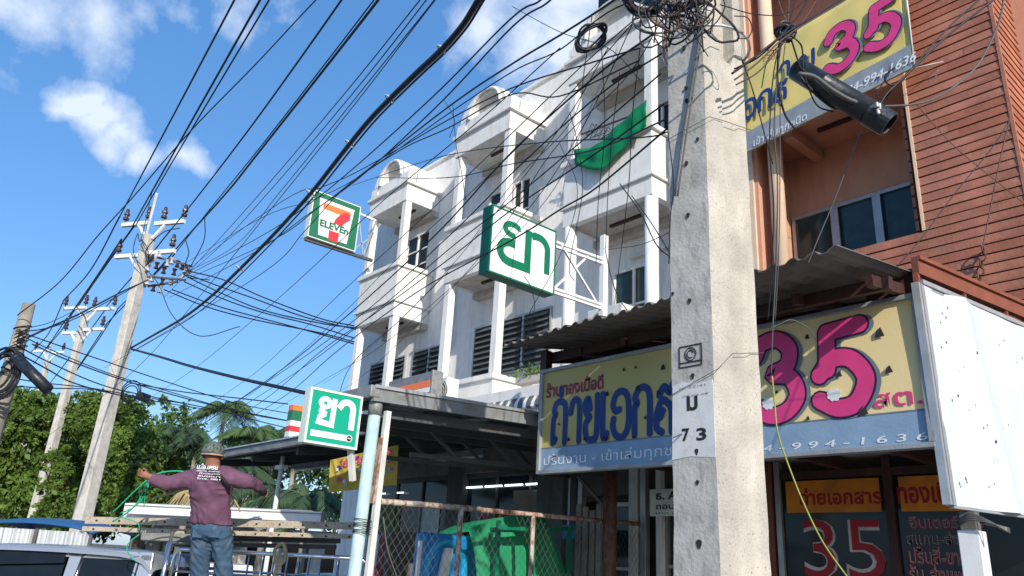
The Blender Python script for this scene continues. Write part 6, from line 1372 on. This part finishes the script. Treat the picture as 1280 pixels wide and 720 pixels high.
# spans from the rack to the left
lf = '{} low cable from the top among those sagging round the weathered pole'; GL_ = 'low cables sagging left to the weathered pole'
for pts, w in (([(185, 350), (150, 366), (100, 392), (60, 410), (22, 428)], 2.6), ([(180, 352), (140, 374), (90, 400), (50, 412), (20, 414)], 1.5), ([(20, 413), (80, 434), (133, 452), (217, 480), (300, 505), (380, 520)], 1.5), ([(20, 416), (70, 440), (140, 468), (200, 486), (300, 515), (370, 528)], 1.4), ([(18, 430), (60, 452), (130, 482), (200, 498), (280, 514)], 1.7), ([(20, 440), (60, 462), (90, 478), (140, 492), (180, 498)], 2.0), ([(40, 430), (90, 452), (170, 480), (267, 507), (330, 520), (382, 530)], 1.8), ([(0, 482), (60, 485), (130, 488), (190, 500)], 1.6), ([(0, 470), (50, 478), (120, 486), (160, 496), (260, 512)], 1.5), ([(90, 390), (60, 404), (22, 412)], 1.2), ([(170, 480), (230, 490), (300, 498), (360, 505)], 1.6), ([(190, 498), (260, 510), (330, 528), (372, 538)], 1.4)):
    cable(pts, 13 if pts[0][0] < 60 else 21, 13 if pts[-1][0] < 60 else 19, w, 'cable', lf, GL_)
cable([(190, 240), (176, 300), (172, 292), (168, 320), (196, 352), (216, 395), (250, 420), (300, 408)], 22, 20, 1.2, 'cable', 'loose jumper hanging below the rack of the nearest far pole', None)
jm = '{} looped jumper wire from the right beside the insulators of the nearest far pole'
for pts in ([(256, 272), (255, 300), (240, 330), (232, 345), (262, 350)], [(225, 285), (205, 290), (188, 305), (182, 318), (192, 326)], [(232, 300), (236, 316), (232, 330), (238, 342)], [(176, 298), (184, 310), (186, 325)]): cable(pts, 21.4, 21.4, 1.4, 'cable', jm, 'jumper wires on the nearest far pole')
# wires in front of the houses on their way to the near pole
fr_ = '{} thin wire from the left crossing in front of the white houses'; GF = 'thin wires crossing in front of the white houses'
for pts, w, d0, d1 in (([(470, 222), (560, 222), (640, 205), (740, 188), (835, 148)], 1.8, 13, 4.4), ([(440, 232), (520, 205), (580, 190), (680, 178), (800, 172), (835, 165)], 1.6, 14, 4.4), ([(566, 130), (570, 180), (576, 210), (582, 250)], 1.0, 12, 12), ([(556, 126), (568, 150), (562, 172)], 1.0, 12, 12), ([(655, 345), (664, 360), (668, 385), (660, 420), (655, 436)], 1.2, 8, 8), ([(712, 140), (722, 180), (728, 240), (712, 330), (718, 352)], 1.2, 7, 7), ([(752, 60), (756, 160), (748, 250), (745, 330)], 1.3, 6, 7), ([(775, 90), (765, 170), (760, 240), (757, 310)], 1.2, 6, 7), ([(800, 60), (790, 150), (785, 240), (768, 380)], 1.3, 5, 7), ([(756, 310), (765, 350), (775, 375), (790, 395)], 1.4, 6.8, 6.8), ([(775, 230), (800, 265), (820, 305), (838, 322)], 1.8, 6, 5), ([(790, 245), (815, 280), (838, 318)], 1.6, 6, 5), ([(760, 312), (800, 306), (838, 290)], 1.0, 6.6, 5), ([(640, 8), (700, 40), (760, 60), (800, 100)], 1.2, 7, 5), ([(668, 400), (660, 395), (700, 320), (722, 240), (700, 180)], 1.0, 8, 8), ([(740, 20), (730, 90), (724, 130), (700, 170), (640, 230), (590, 300)], 1.1, 6, 10), ([(420, 505), (440, 455), (500, 400), (560, 340)], 1.0, 14, 11)):
    cable(pts, d0, d1, w, 'cable', fr_, GF)
wh = '{} pale thin wire hanging in front of the white houses'
cable([(756, 90), (720, 180), (690, 240), (640, 300)], 6, 9, 1.3, 'cable_white', wh, 'pale wires in front of the houses'); cable([(772, 60), (740, 130), (716, 175), (700, 260)], 6, 8, 1.0, 'cable_white', wh, 'pale wires in front of the houses')

# coils and tangle at the head of the near pole
def loop(c, rx, ry, d, r, m='cable', tilt=.25, n=26, par=None, jig=.0, seed=0, name='cable_loop'):
    rr = random.Random(seed); C_ = dep(c[0], c[1], d); s = d / F_PX; pts = []
    for i in range(n + 1):
        a = 2 * math.pi * i / n; j = 1 + jig * math.sin(3 * a + seed); q = dep(c[0] + rx * j * math.cos(a) * math.cos(tilt) - ry * j * math.sin(a) * math.sin(tilt), c[1] + rx * j * math.cos(a) * math.sin(tilt) + ry * j * math.sin(a) * math.cos(tilt), d + .05 * math.sin(a + seed)); pts.append(q)
    return T(name, pts, r, m, par, 5)
cl1 = thing('cable_coil', 'loose coil of black cable hanging left of the near pole head', 'cable coil', dep(738, 46, 5.2))
for k in range(7): loop((738 + (k % 3), 46 + (k % 2) * 2), 24 - k * 1.2, 10 + k * .8, 5.2 + .02 * k, .008, 'cable', -.75 + .03 * k, 26, cl1, .06, k)
cl2 = thing('cable_coil', 'fat coil of dark and reddish cable at the very top beside the pole', 'cable coil', dep(806, -2, 4.6))
for k in range(11): loop((806 + (k % 3) * 1.5, -6 + (k % 4)), 20 + (k % 5) * 2.2, 18 + (k % 4) * 1.8, 4.5 + .02 * k, .010, 'cable_brown' if k % 4 == 1 else 'cable', .1 * (k % 3), 24, cl2, .03, k)
cl3 = thing('cable_tangle', 'tangle of wire loops round the head of the near concrete pole', 'cable tangle', dep(862, 25, 3.7)); rnd = random.Random(17)
for k in range(13): loop((855 + rnd.uniform(-34, 44), 8 + rnd.uniform(-14, 22)), rnd.uniform(14, 38), rnd.uniform(10, 36), 3.62 + rnd.uniform(-.12, .1), rnd.uniform(.003, .006), rnd.choice(('cable', 'cable', 'cable', 'cable_grey', 'cable_brown')), rnd.uniform(-1, 1), 22, cl3, .14, k)
for k in range(26):
    x = 838 + rnd.uniform(-14, 40); y = rnd.uniform(-18, 8); P = [(x, y), (x + rnd.uniform(-18, 10), y + rnd.uniform(8, 20)), (x + rnd.uniform(-16, 22), y + rnd.uniform(22, 40)), (x + rnd.uniform(-22, 18), y + rnd.uniform(34, 66))]
    T('wire_end', smooth_path([dep(a, b, 3.66 + rnd.uniform(-.1, .06)) for a, b in P], 5), rnd.uniform(.002, .0045), rnd.choice(('cable', 'cable_grey', 'cable_grey', 'cable_brown', 'cable')), cl3, 4)
for k in range(5): x = 829 + k * 1.2; T('orange_strand', smooth_path([dep(x, -12, 3.7), dep(x + 2 * math.sin(k), 20, 3.7), dep(x - 1 + k * .5, 50, 3.7), dep(x, 78 - 6 * k, 3.7)], 5), .0028, 'cable_orange' if k % 2 else 'cable_white', cl3, 4)
for k in range(3): T('bundle', smooth_path([dep(790, -8 + 3 * k, 4.3), dep(820, 4 + 2 * k, 3.95), dep(845, 8 + 3 * k, 3.7), dep(880, -2 + 2 * k, 3.6)], 5), .013, 'cable', cl3, 6)
# two thin dark grey lines down the pole's grey face
for k in range(2): T('face_line', smooth_path([onY(884 - 3 * k, 5, 2.785), onY(875 - 3 * k, 60, 2.785), onY(867 - 3 * k, 110, 2.787), onY(857 - 4 * k, 175, 2.785), onY(847 - 3 * k, 245, 2.785)], 5), .0045, 'cable_grey', cl3, 4)
cable([(835, 165), (842, 230), (838, 270), (836, 330)], 3.7, 3.7, 1.6, 'cable', 'dark wire hanging along the left edge of the near pole', None)
cable([(842, 547), (880, 530), (900, 518), (925, 490), (945, 466), (962, 450)], 3.35, 4.3, 1.4, 'cable_grey', 'slack grey wire wrapped across the white number patch', None)

# knot and wires right of the near pole
kn = thing('cable_knot', 'knot of cables tied on the strand in front of the hanging banner', 'cable knot', dep(986, 36, 4.3))
for k in range(12): loop((982 + rnd.uniform(-5, 7), 38 + rnd.uniform(-5, 5)), rnd.uniform(6, 12), rnd.uniform(5, 10), 4.3 + rnd.uniform(-.04, .04), .0065, 'cable' if k % 3 else 'cable_grey', rnd.uniform(-1, 1), 16, kn, .1, k)
rw_ = '{} dark cable from the bottom running to the knot in front of the banner'; GR = 'cables meeting at the knot in front of the banner'
for pts, w, m in (([(915, 92), (940, 74), (985, 40), (1040, 8), (1100, -30)], 3.4, 'cable'), ([(918, 100), (945, 80), (985, 44), (1050, 4), (1108, -32)], 2.4, 'cable_brown'), ([(920, 106), (950, 88), (982, 50), (1010, 18), (1030, -20)], 2.2, 'cable_brown'), ([(918, 86), (950, 70), (984, 36), (1004, 10), (1016, -20)], 2.4, 'cable'), ([(900, 6), (945, 18), (985, 16), (1015, -8)], 1.6, 'cable'), ([(985, 30), (976, 10), (968, -20)], 1.6, 'cable_grey'), ([(985, 30), (992, 10), (1000, -20)], 1.8, 'cable'), ([(985, 30), (986, 5), (985, -20)], 1.2, 'cable_grey'), ([(984, 45), (960, 75), (952, 110)], 1.4, 'cable')): cable(pts, 3.75 if pts[0][0] < 950 else 4.3, 4.3, w, m, rw_, GR)
vd_ = '{} slack cable from the left hanging from the knot past the yellow board'; GV = 'slack cables hanging down from the knot'
for pts, w, m in (([(978, 48), (972, 90), (968, 160), (972, 230), (970, 330), (966, 410), (964, 470)], 2.2, 'cable_grey'), ([(976, 48), (966, 100), (962, 180), (967, 260), (964, 350), (960, 400)], 1.8, 'cable'), ([(982, 50), (976, 110), (975, 190), (974, 300), (969, 400)], 1.4, 'cable_grey'), ([(988, 44), (1002, 58), (1005, 90), (1020, 130), (1042, 140)], 2.4, 'cable'), ([(974, 54), (972, 100), (980, 140), (994, 162)], 3.0, 'cable'), ([(916, 40), (922, 60), (940, 110), (955, 165), (966, 205)], 1.8, 'cable'), ([(965, 470), (968, 500), (972, 540), (985, 580), (1005, 630), (1030, 680), (1062, 725)], 2.4, 'cable_green'), ([(964, 410), (975, 405), (990, 400), (1010, 410), (1020, 425)], 1.4, 'cable_grey'), ([(1075, 165), (1060, 205), (1043, 250), (1022, 300), (1010, 330)], 1.8, 'cable_grey')): cable(pts, 4.2, 4.2, w, m, vd_, GV)
cable([(918, 20), (934, 22), (940, 35), (935, 47), (922, 48)], 3.7, 3.7, 1.4, 'cable', 'small wire loop sticking out right of the near pole head', None)
tw_ = '{} cable from the top crossing in front of the wood plank tower'; GT = 'cables crossing in front of the plank tower'
for pts, w, m in (([(1255, -10), (1190, 40), (1147, 80), (1122, 104), (1108, 118), (1098, 134)], 3.2, 'cable'), ([(1235, -10), (1185, 35), (1150, 74), (1128, 100), (1112, 106), (1106, 96), (1118, 84)], 2.4, 'cable'), ([(1256, -20), (1253, 10), (1244, 40), (1220, 84), (1180, 117), (1145, 130), (1095, 133)], 3.0, 'cable_grey'), ([(1262, 150), (1240, 185), (1195, 240), (1150, 300), (1120, 335)], 1.4, 'cable'), ([(1262, 150), (1250, 200), (1240, 250), (1230, 300), (1226, 308)], 1.8, 'cable_brown'), ([(1145, 130), (1190, 180), (1240, 222), (1290, 262)], 1.0, 'cable_brown'), ([(1160, 108), (1168, 100), (1172, 88)], 1.6, 'cable_white'), ([(1112, 90), (1104, 104), (1096, 118), (1104, 124), (1116, 112)], 2.0, 'cable')): cable(pts, 4.6, 4.4, w, m, tw_, GT)
# black tubular closure
sp = thing('splice_closure', 'long black tube closure hanging in front of the yellow banner', 'splice closure', dep(1050, 120, 4.15))
A, Bq = dep(992, 84, 4.30), dep(1112, 156, 4.02); A0 = A.lerp(Bq, .0)
MB().tube([A.lerp(Bq, t) for t in (0, .03, .30, .31, .33, .34, .80)], [.040, .062, .064, .068, .068, .064, .066], 20).build('tube_body', 'closure', sp, smooth=True)
dirv = (Bq - A).normalized(); sv_ = dirv.orthogonal().normalized(); mb = MB(); e0_ = A.lerp(Bq, .80); k0 = 20
for (t, r) in ((.80, .066), (.801, .070), (.86, .070), (1.0, .068), (1.001, .058), (.90, .054)):
    c = A.lerp(Bq, t)
    w2 = dirv.cross(sv_)
    for j in range(k0): a = 2 * math.pi * j / k0; mb.v.append(c + (sv_ * math.cos(a) + w2 * math.sin(a)) * r)
for i in range(5):
    for j in range(k0): mb.f.append((i * k0 + j, i * k0 + (j + 1) % k0, (i + 1) * k0 + (j + 1) % k0, (i + 1) * k0 + j))
mb.f.append(tuple(5 * k0 + j for j in range(k0)))
mb.build('open_collar', 'closure', sp, smooth=False)
T('side_pipe', smooth_path([dep(x, y, 4.06) for x, y in ((998, 92), (1018, 96), (1040, 112), (1065, 126), (1090, 132), (1100, 134))], 5), .012, 'cable_grey', sp, 6)
T('under_cable', smooth_path([dep(x, y, 4.2) for x, y in ((1000, 96), (1010, 108), (1025, 122), (1042, 134), (1056, 132))], 5), .010, 'cable', sp, 6)
for q in range(5): c = dep(1097 + rnd.uniform(-3, 3), 134 + rnd.uniform(-5, 6), 3.98); MB().tube([c - Z3 * .012, c + Z3 * .012], .007, 6).build('wire_clip', 'cable_white', sp)
T('hanging_wire', [dep(1040, 120, 4.1), dep(1000, 84, 4.2), dep(988, 46, 4.3)], .005, 'cable', sp, 4)
# small lamp like object in the lower sky
